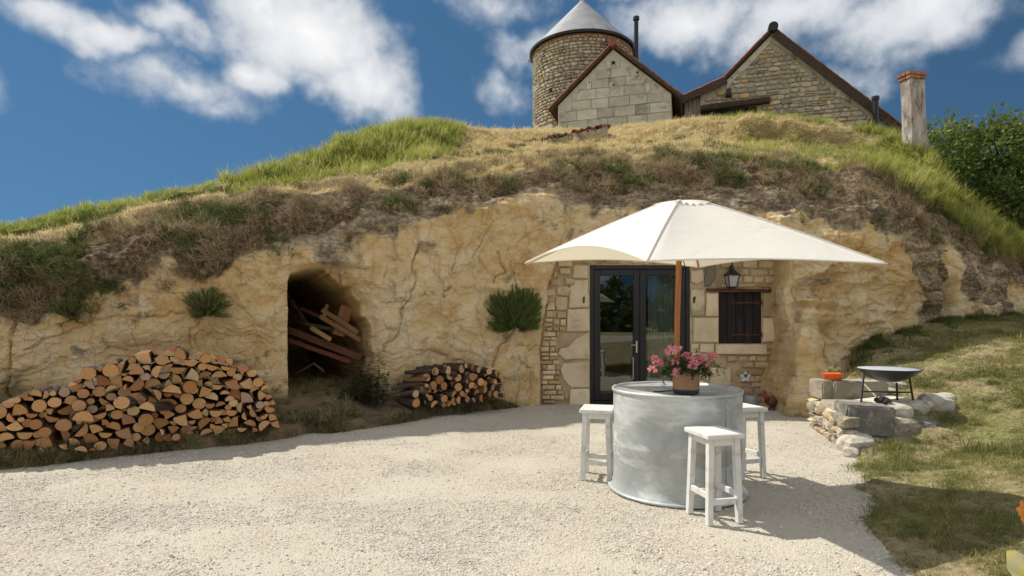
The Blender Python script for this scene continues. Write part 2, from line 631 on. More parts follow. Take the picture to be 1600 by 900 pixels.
# stations: px, foot depth, then (row, depth) for low face, mid face, top of the yellow bed, under the lip, lip, slope, crest; then (z, depth) far behind
ST = [
    (-700, 5.2, (600, 5.2), (540, 5.25), (500, 5.35), (455, 5.45), (425, 5.6), (410, 6.4), (400, 7.4), (2.0, 16)),
    (-450, 5.6, (610, 5.6), (550, 5.6), (505, 5.7), (455, 5.8), (412, 6.1), (397, 6.9), (389, 7.9), (2.1, 17)),
    (-200, 6.15, (620, 6.15), (560, 6.15), (510, 6.25), (450, 6.35), (402, 6.7), (387, 7.5), (379, 8.6), (2.3, 18)),
    (0, 6.75, (625, 6.72), (560, 6.75), (495, 6.82), (430, 6.9), (393, 7.25), (378, 8.1), (369, 9.2), (2.4, 20)),
    (100, 7.05, (622, 7.0), (555, 7.05), (470, 7.05), (415, 7.2), (372, 7.55), (357, 8.5), (348, 9.9), (2.8, 21)),
    (200, 7.35, (618, 7.3), (550, 7.35), (450, 7.35), (390, 7.5), (348, 7.9), (335, 9.0), (327, 10.4), (3.2, 22)),
    (300, 7.7, (615, 7.6), (540, 7.7), (430, 7.65), (365, 7.85), (327, 8.35), (314, 9.6), (308, 11), (3.6, 24)),
    (400, 8.0, (610, 7.95), (520, 8.0), (400, 7.95), (345, 8.15), (312, 8.7), (302, 10.3), (294, 12), (4.0, 26)),
    (480, 8.35, (600, 8.3), (500, 8.35), (392, 8.25), (335, 8.45), (300, 9.0), (284, 11), (262, 13.2), (4.6, 28)),
    (560, 8.75, (600, 8.7), (500, 8.75), (382, 8.65), (325, 8.85), (290, 9.4), (268, 11.7), (231, 14.5), (5.4, 30)),
    (650, 9.15, (590, 9.1), (480, 9.15), (365, 9.05), (315, 9.25), (278, 9.9), (245, 12.8), (206, 16.5), (6.4, 32)),
    (740, 9.45, (580, 9.4), (470, 9.45), (350, 9.3), (305, 9.5), (268, 10.3), (240, 14), (216, 18.5), (7.1, 34)),
    (840, 9.62, (580, 9.6), (460, 9.6), (345, 9.4), (295, 9.65), (255, 10.5), (234, 15), (216, 20.5), (7.9, 36)),
    (950, 9.62, (570, 9.6), (450, 9.58), (340, 9.45), (290, 9.75), (250, 10.7), (230, 16), (214, 21), (8.0, 38)),
    (1060, 9.62, (570, 9.6), (450, 9.58), (340, 9.45), (285, 9.8), (245, 10.8), (222, 15.5), (208, 19), (7.2, 38)),
    (1160, 9.58, (570, 9.55), (450, 9.5), (350, 9.4), (290, 9.8), (246, 10.9), (222, 15), (201, 17.5), (6.9, 38)),
    (1235, 9.05, (590, 9.1), (470, 9.35), (360, 9.25), (300, 9.7), (254, 10.9), (228, 14.5), (207, 17), (6.7, 38)),
    (1285, 8.75, (580, 8.9), (465, 9.3), (364, 9.25), (306, 9.7), (258, 10.9), (234, 14.2), (212, 16.6), (6.4, 37)),
    (1350, 9.5, (548, 9.5), (450, 9.5), (372, 9.4), (315, 9.8), (265, 10.9), (240, 14), (222, 16.3), (6.2, 36)),
    (1420, 9.95, (530, 9.9), (455, 9.8), (385, 9.7), (332, 10.0), (290, 10.9), (262, 13), (246, 15), (5.6, 34)),
    (1490, 10.4, (510, 10.35), (455, 10.35), (412, 10.3), (370, 10.45), (335, 11), (320, 12.3), (314, 13.5), (4.5, 30)),
    (1550, 11.3, (495, 11.2), (462, 11.2), (432, 11.2), (405, 11.2), (380, 11.5), (364, 12.2), (357, 13.2), (3.5, 26)),
    (1620, 12.6, (490, 12.4), (470, 12.4), (450, 12.4), (432, 12.4), (412, 12.6), (404, 13.2), (402, 14), (2.6, 24)),
    (1760, 14.2, (494, 14.0), (482, 14.1), (470, 14.2), (460, 14.3), (450, 14.6), (444, 15), (440, 16), (2.3, 24)),
]
CAVE = [(449, 640), (450, 440), (455, 427), (480, 421), (515, 424), (536, 440), (560, 466), (577, 505), (585, 560), (590, 640), (590, 700), (449, 700)]
NICHE = [(846, 700), (845, 600), (842, 560), (848, 510), (858, 450), (868, 410), (874, 384), (1100, 382), (1236, 386), (1233, 425), (1224, 450), (1228, 490),
         (1240, 525), (1245, 600), (1242, 700)]


def catmull(A, t):
    """A: (n, ...) control rows, t: fractional index"""
    n = len(A)
    i = np.clip(np.floor(t).astype(int), 0, n - 2)
    f = (t - i).reshape(-1, *([1] * (A.ndim - 1)))
    p0, p1, p2, p3 = A[np.clip(i - 1, 0, n - 1)], A[i], A[i + 1], A[np.clip(i + 2, 0, n - 1)]
    m1, m2 = (p2 - p0) * .42, (p3 - p1) * .42
    return (2 * f ** 3 - 3 * f ** 2 + 1) * p1 + (f ** 3 - 2 * f ** 2 + f) * m1 + (-2 * f ** 3 + 3 * f ** 2) * p2 + (f ** 3 - f ** 2) * m2


def build_cliff():
    C = []
    for s in ST:
        px = s[0]
        row = []
        yb = s[1]
        row.append(((px - 800) / FPX * yb, yb, -0.45))
        for (py, Y) in s[2:9]:
            row.append(tuple(P(px, py, Y)))
        z, Y = s[9]
        row.append(((px - 800) / FPX * Y, Y, z))
        C.append(row)
    C = np.array(C)                                   # stations x rows x 3
    # columns: dense where the picture looks
    tu = []
    pxs = [s[0] for s in ST]
    for k in range(len(ST) - 1):
        L = np.linalg.norm(C[k + 1, 2] - C[k, 2])
        n = int(L / (0.016 if -60 < pxs[k] < 1560 else 0.06))
        tu += list(k + np.arange(n) / n)
    tu = np.array(tu + [len(ST) - 1.0])
    seg = [46, 62, 72, 50, 38, 54, 50, 14]            # rows per band
    tv = []
    for k, n in enumerate(seg):
        tv += list(k + np.arange(n) / n)
    tv = np.array(tv + [len(seg) * 1.0])
    A = catmull(C, tu)                                # nu x rows x 3
    V = catmull(np.swapaxes(A, 0, 1), tv)             # nv x nu x 3
    V = np.swapaxes(V, 0, 1).copy()
    nu, nv = V.shape[:2]
    vv = np.broadcast_to(tv, (nu, nv))
    ppx = 800 + FPX * V[..., 0] / V[..., 1]
    ppy = HORZ - FPX * (V[..., 2] - CAMH) / V[..., 1]
    # outward normals
    du = np.gradient(V, axis=0)
    dv = np.gradient(V, axis=1)
    N = np.cross(du, dv)
    N /= np.linalg.norm(N, axis=-1)[..., None] + 1e-9
    # --- zones (0..1), uneven edges
    e = fbm(V * 1.1, 4) * .8
    face = 1 - sstep(3.9, 4.3, vv + e * .7)            # bare rock
    grey = sstep(2.72, 3.55, vv + e * 1.7 - .28 * sstep(560, 640, ppx) * (1 - sstep(880, 960, ppx)))
    grey = np.maximum(grey, sstep(1380, 1480, ppx) * sstep(.0, .25, fbm(V * 1.3 + 9, 3) + .05) * (vv < 4.6))
    dk = inside_poly(ppx + e * 26, ppy + e * 26, [(1405, 385), (1440, 372), (1484, 380), (1490, 505), (1472, 498), (1450, 455), (1425, 430)])
    grey = np.maximum(grey, dk * .95)
    dk2 = inside_poly(ppx + e * 26, ppy + e * 26, [(1500, 385), (1545, 395), (1575, 450), (1560, 475), (1515, 470), (1500, 430)])
    grey = np.maximum(grey, dk2 * .8)
    ledge = np.exp(-(((ppx - 1285) / 48) ** 2 + ((ppy - 440) / 9) ** 2))
    grey = np.maximum(grey, ledge * .75)
    streak = sstep(.16, .34, fbm(V * np.array([1.6, 1.6, .35]) + 5, 4)) * sstep(1.6, 3.4, vv)
    grey = np.clip(np.maximum(grey, streak * .7), 0, 1)
    left = 1 - sstep(300, 640, ppx)
    soil = sstep(3.6, 4.3, vv + e * 1.6 + left * .85) * (1 - sstep(5.0, 5.4, vv + e * .5))
    turf = sstep(4.55, 4.95, vv + e * .5)
    green = np.zeros_like(vv)
    gl = sstep(5.55, 5.85, vv + e * .3) * sstep(330, 380, ppx) * (1 - sstep(690, 750, ppx - (vv - 6.5) * 30))
    gl2 = sstep(5.9, 6.4, vv + e * .4) * (1 - sstep(330, 360, ppx))
    gr = sstep(1340, 1480, ppx + e * 90 + (vv - 5) * 20)
    gm = sstep(6.5, 6.8, vv) * sstep(1090, 1130, ppx) * (1 - sstep(1280, 1330, ppx))
    olive = .62 * sstep(1040, 1180, ppx) * (1 - sstep(5.9, 6.5, vv + e)) * sstep(-.12, .12, fbm(V * 1.2 + 14, 3))
    green = np.clip(np.maximum.reduce([gl, gl2, gr, gm, olive]) + .22 * sstep(.0, .3, fbm(V * .6 + 3, 3)), 0, 1)
    moss = (1 - sstep(-.1, .75, V[..., 2] - .25 - .30 * (1 - sstep(330, 440, ppx)) + e * .5)) * (1 - sstep(700, 860, ppx)) * .75
    # --- relief
    amp = .16 * (1 - .5 * sstep(4.6, 5.2, vv)) * (1 + .5 * sstep(1180, 1300, ppx))
    disp = fbm(V * .9, 3) * amp * 1.1
    disp += fbm(V * np.array([1.7, 1.7, 2.6]) + 7, 4) * .085 * face
    strata = ridged(V * np.array([.9, .9, 3.4]) + 3, 3)
    disp += (strata - .5) * .07 * face * (.35 + grey)
    disp += ridged(V * np.array([5, 5, 8.0]) + 13, 2) * .028 * grey * face
    disp += fbm(V * 6.5 + 2, 3) * .022 * face
    disp += fbm(V * 2.6 + 11, 3) * .16 * soil
    disp += fbm(V * 1.6 + 21, 3) * .16 * turf
    for (sc, w_, dp, o_) in ((1.15, .024, .040, 3), (2.7, .035, .020, 61)):
        cr = perlin((V + .12 * np.stack([fbm(V * 4 + 2, 2), fbm(V * 4 + 8, 2), fbm(V * 4 + 15, 2)], -1)) * sc * np.array([1, 1, .8]) + o_)
        disp -= np.exp(-(cr / w_) ** 2) * dp * face * sstep(.08, .32, fbm(V * .8 + o_, 2))
    plate = np.round(fbm(V * np.array([1.3, 1.3, 2.1]) + 77, 3) * 5) / 5
    disp += plate * .085 * face
    # eroded hollows and a rounded buttress right of the shutter
    rt = sstep(1195, 1215, ppx) * (1 - sstep(1360, 1440, ppx))
    holl = np.exp(-(((ppx - 1290) / 55) ** 2 + ((ppy - 455) / 16) ** 2)) + .8 * np.exp(-(((ppx - 1300) / 60) ** 2 + ((ppy - 505) / 18) ** 2))
    holl = holl + .8 * np.exp(-(((ppx - 1275) / 40) ** 2 + ((ppy - 480 - .06 * (ppx - 1275)) / 5) ** 2)) + .7 * np.exp(-(((ppx - 1300) / 45) ** 2 + ((ppy - 432 + .05 * (ppx - 1300)) / 5) ** 2))
    disp -= holl * .30 * (.75 + 1.2 * fbm(V * 2.3 + 37, 3))
    butt = np.exp(-(((ppx - 1238) / 22) ** 2)) * sstep(655, 420, ppy) * 0
    disp += np.exp(-(((ppx - 1258) / 22) ** 2)) * (sstep(395, 440, ppy) * .10 + sstep(450, 540, ppy) * .16)
    disp -= np.exp(-(((ppx - 1318) / 30) ** 2 + ((ppy - 530) / 32) ** 2)) * .22
    disp += np.exp(-(((ppx - 1268) / 30) ** 2 + ((ppy - 640) / 30) ** 2)) * .18
    disp += rt * ridged(V * np.array([1.6, 1.6, 3.5]) + 41, 3) * .10 * face
    disp += np.exp(-(((ppx - 520) / 60) ** 2 + ((ppy - (408 + .0012 * (ppx - 510) ** 2)) / 7) ** 2)) * .12
    disp -= np.exp(-(((ppx - 525) / 50) ** 2 + ((ppy - (422 + .0012 * (ppx - 510) ** 2)) / 6) ** 2)) * .10
    # deep cleft at the right end of the face
    cl = seg_dist(ppx, ppy, [(1475, 380), (1482, 430), (1490, 480), (1488, 520)], False)
    disp -= np.exp(-(cl / 7.0) ** 2) * .45
    # cracks
    wx = ppx + fbm(V * 3 + 1, 3) * 16
    wy = ppy + fbm(V * 3 + 6, 3) * 16
    for pl, w, dp in [([(655, 385), (641, 440), (636, 480), (622, 520), (598, 545)], 1.5, .055), ([(598, 547), (655, 549), (700, 552)], 1.3, .03),
                      ([(600, 476), (640, 470)], 1.3, .03), ([(812, 500), (793, 530), (770, 575)], 1.9, .055), ([(20, 480), (14, 560), (18, 620)], 3.0, .06),
                      ([(40, 545), (150, 500), (290, 490)], 1.8, .035), ([(1345, 420), (1338, 460), (1345, 520)], 1.6, .035), ([(800, 560), (830, 575), (845, 570)], 1.4, .03),
                      ([(715, 385), (708, 420)], 1.4, .04), ([(775, 395), (790, 425), (778, 440)], 1.6, .05)]:
        disp -= np.exp(-(seg_dist(wx, wy, pl, False) / (w * .9)) ** 2) * dp * 1.25 * (vv < 4.2)
    near_niche = seg_dist(ppx, ppy, NICHE) * V[..., 1] / FPX
    ins = inside_poly(ppx, ppy, NICHE)
    damp = np.where(ins, 0, sstep(0, .35, near_niche)) * .75 + .25
    disp = np.where((ppx > 830) & (ppx < 1240) & (vv < 3.4), disp * damp, disp)
    V = V + N * disp[..., None]
    # --- openings: the old cellar mouth and the walled-up niche with the door
    rag = fbm(V * 4, 4) * .24
    dc = seg_dist(ppx, ppy, CAVE) * V[..., 1] / FPX
    dc = np.where(inside_poly(ppx, ppy, CAVE), dc, -dc) + rag * .5 * (ppx > 470) * (ppy < 600)
    rim = np.exp(-(np.minimum(dc, 0) / .10) ** 2) * (dc < .03) * (ppx > 520)
    fl = .045 + .13 * sstep(520, 570, ppx)
    dep = 7.5 * sstep(0, 1, np.clip(dc / fl, 0, 1)) ** 1.15
    dep = np.where(vv < 4, dep, 0) + .12 * rim * (vv < 4)
    V += dep[..., None] * np.array([-.42, .91, 0])
    dn = np.where(ins, near_niche, -near_niche) + rag * .25
    dep2 = 1.9 * sstep(-.01, .07, dn) * (vv < 4)
    V += dep2[..., None] * np.array([0.0, 1, 0])
    opening = np.maximum(sstep(0, .05, dc), sstep(0, .05, dn)) * (vv < 4)
    grey *= 1 - opening
    me = grid_mesh('cliff', V, True, dict(grey=grey, soil=soil * (1 - opening), turf=turf, green=green, moss=moss * (1 - .5 * opening)))
    me.materials.append(M_ROCK)
    o = link('hill', me)
    tag(o, kind='structure')
    return dict(V=V, vv=vv, ppx=ppx, ppy=ppy, soil=soil, turf=turf, green=green, open=opening, face=face, N=N)


CL = build_cliff()


def cliff_at(px, py):
    """a point on the built cliff face that is seen near (px, py)"""
    V = CL['V']
    qx = 800 + FPX * V[..., 0] / V[..., 1]
    qy = HORZ - FPX * (V[..., 2] - CAMH) / V[..., 1]
    d = (qx - px) ** 2 + (qy - py) ** 2 + (CL['vv'] > 5.2) * 1e5 + CL['open'] * 1e5
    i = np.unravel_index(np.argmin(d), d.shape)
    return Vector(V[i])


# ------------------------------------------------------------------ ground
def gravel_material(name):
    m, T, b = new_mat(name)
    geo = T.new('ShaderNodeNewGeometry')
    pos = geo.outputs['Position']
    cell = T.voro(pos, 75.0, 'F1', 'Color')
    sepc = T.new('ShaderNodeSeparateColor')
    T.l.new(cell, sepc.inputs[0])
    col = T.ramp(sepc.outputs[0], [(0, (.33, .28, .21)), (.4, (.46, .41, .33)), (.8, (.54, .50, .425)), (1, (.40, .365, .32))])
    sand = T.mapr(T.noise(pos, 0.8, 5, .6, .5), .42, .62)
    col = T.mix(T.math('MULTIPLY', sand, .75), col, (.52, .48, .395))
    T.l.new(col, b.inputs['Base Color'])
    b.inputs['Roughness'].default_value = .95
    b.inputs['Specular IOR Level'].default_value = .1
    h = T.math('ADD', T.math('MULTIPLY', T.voro(pos, 75.0), -.6), T.math('MULTIPLY', T.noise(pos, 20.0, 5, .6), .7))
    bp = T.new('ShaderNodeBump')
    bp.inputs['Strength'].default_value = .9
    bp.inputs['Distance'].default_value = .012
    T.l.new(h, bp.inputs['Height'])
    T.l.new(bp.outputs[0], b.inputs['Normal'])
    return m


M_GRAVEL = gravel_material('pale_limestone_gravel')
M_FIELD = simple('mown_meadow', (.22, .20, .085), (.36, .31, .15), .15, .95, .3, 3.0)
M_EARTH = simple('bank_earth', (.10, .072, .042), (.21, .155, .09), 5.0, .95, .9, 22.0, dirt=(.09, .10, .035), dscale=2.2, bdist=.04)


def build_ground():
    # meadow sheet to the horizon
    b = MB()
    S = 2500
    b.add([(-S, -S, -.06), (S, -S, -.06), (S, S, -.06), (-S, S, -.06)], [(0, 1, 2, 3)])
    tag(b.obj('ground', M_FIELD), kind='structure')
    # gravel yard, gently uneven
    xs = np.concatenate([np.linspace(-30, -12.2, 30), np.linspace(-12, 9, 330), np.linspace(9.5, 26, 24)])
    ys = np.concatenate([np.linspace(-26, 2.4, 80), np.linspace(2.45, 12.4, 420)])
    X, Y = np.meshgrid(xs, ys, indexing='ij')
    Pp = np.stack([X, Y, 0 * X], -1)
    Z = fbm(Pp * .7, 3) * .022 + fbm(Pp * 3.1 + 4, 3) * .012 + fbm(Pp * 11 + 4, 2) * .005
    V = np.stack([X, Y, Z], -1)
    me = grid_mesh('gravel_yard', V)
    me.materials.append(M_GRAVEL)
    tag(link('gravel_yard', me), kind='structure')


build_ground()


def gz(x, y):
    Pp = np.array([[x, y, 0.0]])
    return float((fbm(Pp * .7, 3) * .022 + fbm(Pp * 3.1 + 4, 3) * .012)[0])


# bank of earth between the gravel and the cliff, left
EDGE = [(-11.0, 2.4), (-8.2, 3.9), (-6.2, 4.85), (-4.83, 5.59), (-4.47, 5.91), (-3.87, 6.39), (-3.33, 6.60), (-2.78, 6.98), (-2.50, 7.33), (-1.97, 7.62), (-1.58, 8.13), (-.95, 8.77), (-.2, 9.38), (.36, 9.74)]


def build_bank():
    E = np.array(EDGE)
    t = np.concatenate([[0], np.cumsum(np.linalg.norm(np.diff(E, axis=0), axis=1))])
    s = np.linspace(0, t[-1], 620)
    ex = np.interp(s, t, E[:, 0])
    ey = np.interp(s, t, E[:, 1])
    k = np.ones(25) / 25
    exs = np.convolve(np.pad(ex, 12, 'edge'), k, 'valid')
    eys = np.convolve(np.pad(ey, 12, 'edge'), k, 'valid')
    tx, ty = np.gradient(exs), np.gradient(eys)
    L = np.hypot(tx, ty)
    nx, ny = -ty / L, tx / L
    w = np.concatenate([np.linspace(-.14, .4, 44), np.linspace(.42, 3.4, 80)])
    X = exs[:, None] + nx[:, None] * w[None]
    Y = eys[:, None] + ny[:, None] * w[None]
    Pp = np.stack([X, Y, 0 * X], -1)
    ppx = 800 + FPX * exs / np.maximum(eys, 1)
    # step height along the edge
    hs = np.interp(ppx, [-400, 0, 120, 300, 430, 520, 620, 700, 760, 830], [.09, .11, .13, .15, .17, .12, .12, .14, .13, -.02])
    hb = np.interp(ppx, [-400, 0, 200, 430, 520, 620, 700, 760, 830], [.18, .20, .28, .40, .40, .40, .34, .25, .0])
    ww = w[None] + fbm(Pp * 2.2, 3) * .14
    Z = -.05 + (hs[:, None] + .05) * sstep(-.08, .10, ww) + (hb - hs)[:, None] * sstep(.1, 1.3, ww)
    Z += fbm(Pp * 3.7 + 5, 3) * .05 * sstep(0, .12, ww) + fbm(Pp * 12 + 5, 2) * .018 * sstep(0, .1, ww)
    V = np.stack([X, Y, Z], -1)
    me = grid_mesh('bank', V)
    me.materials.append(M_EARTH)
    tag(link('bank', me), kind='structure')
    return V


BANK = build_bank()


def bank_z(x, y):
    d = (BANK[..., 0] - x) ** 2 + (BANK[..., 1] - y) ** 2
    i = np.unravel_index(np.argmin(d), d.shape)
    return float(BANK[i][2])


# lawn that climbs to the right
LP = np.array([(1.0, -3, .0), (1.6, 2.0, .0), (2.04, 3.3, .0), (2.6, 4.5, .0), (3.3, 6.0, .03), (3.0, 3.6, .10), (4, 4, .30), (6, 4, .62), (3.9, 5.6, .05), (4.3, 6.15, .06), (4.7, 5.5, .16),
               (4.95, 6.45, .25), (5.4, 7.0, .43), (4.3, 6.95, .37), (4.6, 7.4, .41), (4.75, 8.2, .58), (5.1, 8.9, .76), (5.7, 9.5, 1.02), (7.3, 10.2, 1.36), (6.5, 7.5, .85),
               (8.5, 8, 1.08), (9, 11, 1.42), (10, 6, 1.0), (12, 12, 1.5), (8, 3, .7), (5, 2, .33), (12, 2, 1.1), (3, -2, .1), (8, -3, .6), (15, 8, 1.4), (18, 14, 1.7), (18, -3, 1.2)])
GEDGE = [(1.0, -9), (1.3, -3), (1.62, 2.0), (2.04, 3.31), (2.55, 4.45), (3.2, 5.75), (3.62, 6.36), (3.80, 6.9), (4.02, 7.75), (4.35, 8.2), (4.9, 8.7), (5.2, 9.4), (5.2, 12)]


def lawn_rbf():
    n = len(LP)
    d = np.linalg.norm(LP[:, None, :2] - LP[None, :, :2], axis=-1)
    K = np.where(d > 0, d ** 2 * np.log(d + 1e-9), 0) + np.eye(n) * .15
    A = np.zeros((n + 3, n + 3))
    A[:n, :n] = K
    A[:n, n] = 1
    A[:n, n + 1:] = LP[:, :2]
    A[n:, :n] = A[:n, n:].T
    return np.linalg.solve(A, np.concatenate([LP[:, 2], np.zeros(3)]))


_lw = lawn_rbf()


def lawn_h(X, Y):
    d = np.sqrt((X[..., None] - LP[:, 0]) ** 2 + (Y[..., None] - LP[:, 1]) ** 2)
    h = (np.where(d > 0, d ** 2 * np.log(d + 1e-9), 0) * _lw[:len(LP)]).sum(-1) + _lw[len(LP)] + X * _lw[-2] + Y * _lw[-1]
    xe = np.interp(Y, [p[1] for p in GEDGE], [p[0] for p in GEDGE])
    Pp = np.stack([X, Y, 0 * X], -1)
    ramp = sstep(6.2, 6.6, Y)
    dist = (X - xe) * .9 + fbm(Pp * 2.6 + 8, 3) * .22 * (1 - ramp)
    h = h + fbm(Pp * 1.3 + 2, 3) * .05 + fbm(Pp * 5 + 2, 3) * .018
    k = sstep(-.02, .22, dist) * (1 - ramp) + sstep(.06, .20, dist) * ramp
    return (np.maximum(h, .015) + .06) * k - .06, dist


def lawn_material():
    m, T, b = new_mat('dry_lawn_soil')
    geo = T.new('ShaderNodeNewGeometry')
    pos = geo.outputs['Position']
    f = T.noise(pos, 22, 6, .7)
    big = T.mapr(T.noise(pos, 1.1, 4, .6, .5), .38, .62)
    dry = T.ramp(f, [(.3, (.17, .125, .07)), (.5, (.33, .26, .155)), (.72, (.50, .42, .28))])
    grn = T.ramp(f, [(.3, (.10, .10, .036)), (.5, (.20, .19, .075)), (.72, (.33, .30, .14))])
    T.l.new(T.mix(big, dry, grn), b.inputs['Base Color'])
    b.inputs['Roughness'].default_value = .95
    b.inputs['Specular IOR Level'].default_value = .1
    bp = T.new('ShaderNodeBump')
    bp.inputs['Strength'].default_value = 1
    bp.inputs['Distance'].default_value = .03
    T.l.new(f, bp.inputs['Height'])
    T.l.new(bp.outputs[0], b.inputs['Normal'])
    return m


def build_lawn():
    xs = np.concatenate([np.linspace(.6, 7, 330), np.linspace(7.05, 26, 120)])
    ys = np.concatenate([np.linspace(-8, 2.2, 60), np.linspace(2.25, 11, 340), np.linspace(11.1, 22, 50)])
    X, Y = np.meshgrid(xs, ys, indexing='ij')
    Z, _ = lawn_h(X, Y)
    me = grid_mesh('lawn', np.stack([X, Y, Z], -1))
    me.materials.append(lawn_material())
    tag(link('lawn', me), kind='structure')


build_lawn()


# ------------------------------------------------------------------ scattering of what nobody could count
def scatter(name, pts, rot, scl, idx, protos, label, cat):
    n = len(pts)
    me = bpy.data.meshes.new(name)
    me.vertices.add(n)
    me.vertices.foreach_set('co', np.asarray(pts, np.float32).reshape(-1))
    a = me.attributes.new('rot', 'FLOAT_VECTOR', 'POINT')
    a.data.foreach_set('vector', np.asarray(rot, np.float32).reshape(-1))
    a = me.attributes.new('scl', 'FLOAT_VECTOR', 'POINT')
    a.data.foreach_set('vector', np.asarray(scl, np.float32).reshape(-1))
    a = me.attributes.new('idx', 'INT', 'POINT')
    a.data.foreach_set('value', np.asarray(idx, np.int32))
    me.update()
    c = bpy.data.collections.new(name + '_pieces')
    for k, (pm, mat) in enumerate(protos):
        po = bpy.data.objects.new('%s_piece_%02d' % (name, k), pm)
        if len(pm.materials) == 0:
            pm.materials.append(mat)
        c.objects.link(po)
    g = bpy.data.node_groups.new(name, 'GeometryNodeTree')
    g.interface.new_socket('Geometry', in_out='INPUT', socket_type='NodeSocketGeometry')
    g.interface.new_socket('Geometry', in_out='OUTPUT', socket_type='NodeSocketGeometry')
    N, L = g.nodes, g.links
    gi, go = N.new('NodeGroupInput'), N.new('NodeGroupOutput')
    iop = N.new('GeometryNodeInstanceOnPoints')
    ci = N.new('GeometryNodeCollectionInfo')
    ci.inputs[0].default_value = c
    ci.inputs['Separate Children'].default_value = True
    ci.inputs['Reset Children'].default_value = True
    iop.inputs['Pick Instance'].default_value = True

    def na(nm, typ):
        nd = N.new('GeometryNodeInputNamedAttribute')
        nd.data_type = typ
        nd.inputs[0].default_value = nm
        return next(x for x in nd.outputs if x.enabled)
    e2r = N.new('FunctionNodeEulerToRotation')
    L.new(na('rot', 'FLOAT_VECTOR'), e2r.inputs[0])
    L.new(gi.outputs[0], iop.inputs['Points'])
    L.new(ci.outputs[0], iop.inputs['Instance'])
    L.new(na('idx', 'INT'), iop.inputs['Instance Index'])
    L.new(e2r.outputs[0], iop.inputs['Rotation'])
    L.new(na('scl', 'FLOAT_VECTOR'), iop.inputs['Scale'])
    L.new(iop.outputs[0], go.inputs[0])
    o = link(name, me)
    o.modifiers.new('scatter', 'NODES').node_group = g
    tag(o, label, cat, kind='stuff')
    return o


def tuft_mesh(name, n, h, spread, lean, width, seed, droop=.3, base=.03):
    r = random.Random(seed)
    vs, fs = [], []
    for _ in range(n):
        a = r.uniform(0, 6.283)
        rb = base * math.sqrt(r.random())
        p = Vector((rb * math.cos(a * 3.1), rb * math.sin(a * 3.1), -.02))
        L = h * r.uniform(.45, 1.1)
        dirv = Vector((math.cos(a), math.sin(a), 0))
        tl = lean * r.uniform(.2, 1.2)
        side = Vector((-dirv.y, dirv.x, 0))
        side = (side * math.cos(r.uniform(-.8, .8)) + Vector((0, 0, 1)) * .0)
        ww = width * r.uniform(.6, 1.3)
        prev = None
        ang = tl
        segs = 3
        for k in range(segs + 1):
            f = k / segs
            wk = ww * (1 - f ** 1.6) * .5
            if k < segs:
                vs += [p + side * wk, p - side * wk]
                cur = (len(vs) - 2, len(vs) - 1)
            else:
                vs += [p]
                cur = (len(vs) - 1,)
            if prev is not None:
                fs.append((prev[0], prev[1], cur[1], cur[0]) if len(cur) == 2 else (prev[0], prev[1], cur[0]))
            prev = cur
            p = p + (dirv * math.sin(ang) + Vector((0, 0, 1)) * math.cos(ang)) * (L / segs) + Vector((r.uniform(-1, 1), r.uniform(-1, 1), 0)) * spread * .1 * h
            ang += droop * r.uniform(.5, 1.5)
    me = bpy.data.meshes.new(name)
    me.from_pydata([tuple(v) for v in vs], [], fs)
    me.update()
    return me


M_STRAW = leaf_mat('straw_grass', [(0.1, (.42, .29, .14)), (.35, (.62, .49, .26)), (.6, (.76, .64, .38)), (.8, (.52, .48, .18)), (1, (.80, .70, .47))], .8, .45)
M_GREENG = leaf_mat('green_grass', [(0.05, (.14, .17, .035)), (.35, (.28, .31, .06)), (.6, (.42, .44, .11)), (.8, (.60, .53, .24)), (1, (.34, .38, .08))], .6, .5)
M_BROWNG = leaf_mat('dead_brown_grass', [(0.05, (.10, .07, .04)), (.3, (.25, .175, .10)), (.55, (.48, .37, .23)), (.78, (.22, .205, .085)), (1, (.70, .59, .42))], .85, .3)
M_LAWNG = leaf_mat('lawn_grass', [(0.1, (.085, .11, .026)), (.38, (.165, .185, .05)), (.58, (.27, .26, .09)), (.8, (.42, .355, .17)), (1, (.56, .47, .27))], .75, .38)
M_DARKG = leaf_mat('shade_grass', [(0.1, (.05, .07, .02)), (.5, (.115, .145, .04)), (.85, (.22, .23, .075)), (1, (.36, .29, .14))], .75, .25)  # own dark green of the clumps, weeds and verge

straw = [(tuft_mesh('straw%d' % k, 18, .19, .6, 1.05, .013, 10 + k, .35, .10), M_STRAW) for k in range(5)]
greenl = [(tuft_mesh('greenlong%d' % k, 20, .42, .5, .45, .015, 30 + k, .35, .10), M_GREENG) for k in range(5)]
brown = [(tuft_mesh('brown%d' % k, 15, .30, 1.1, .9, .0095, 50 + k, .55, .08), M_BROWNG) for k in range(5)]
shortg = [(tuft_mesh('short%d' % k, 22, .065, .5, .7, .0042, 70 + k, .35, .04), M_LAWNG) for k in range(5)]
darkg = [(tuft_mesh('dark%d' % k, 16, .24, .6, .6, .0115, 90 + k, .4, .06), M_DARKG) for k in range(4)]


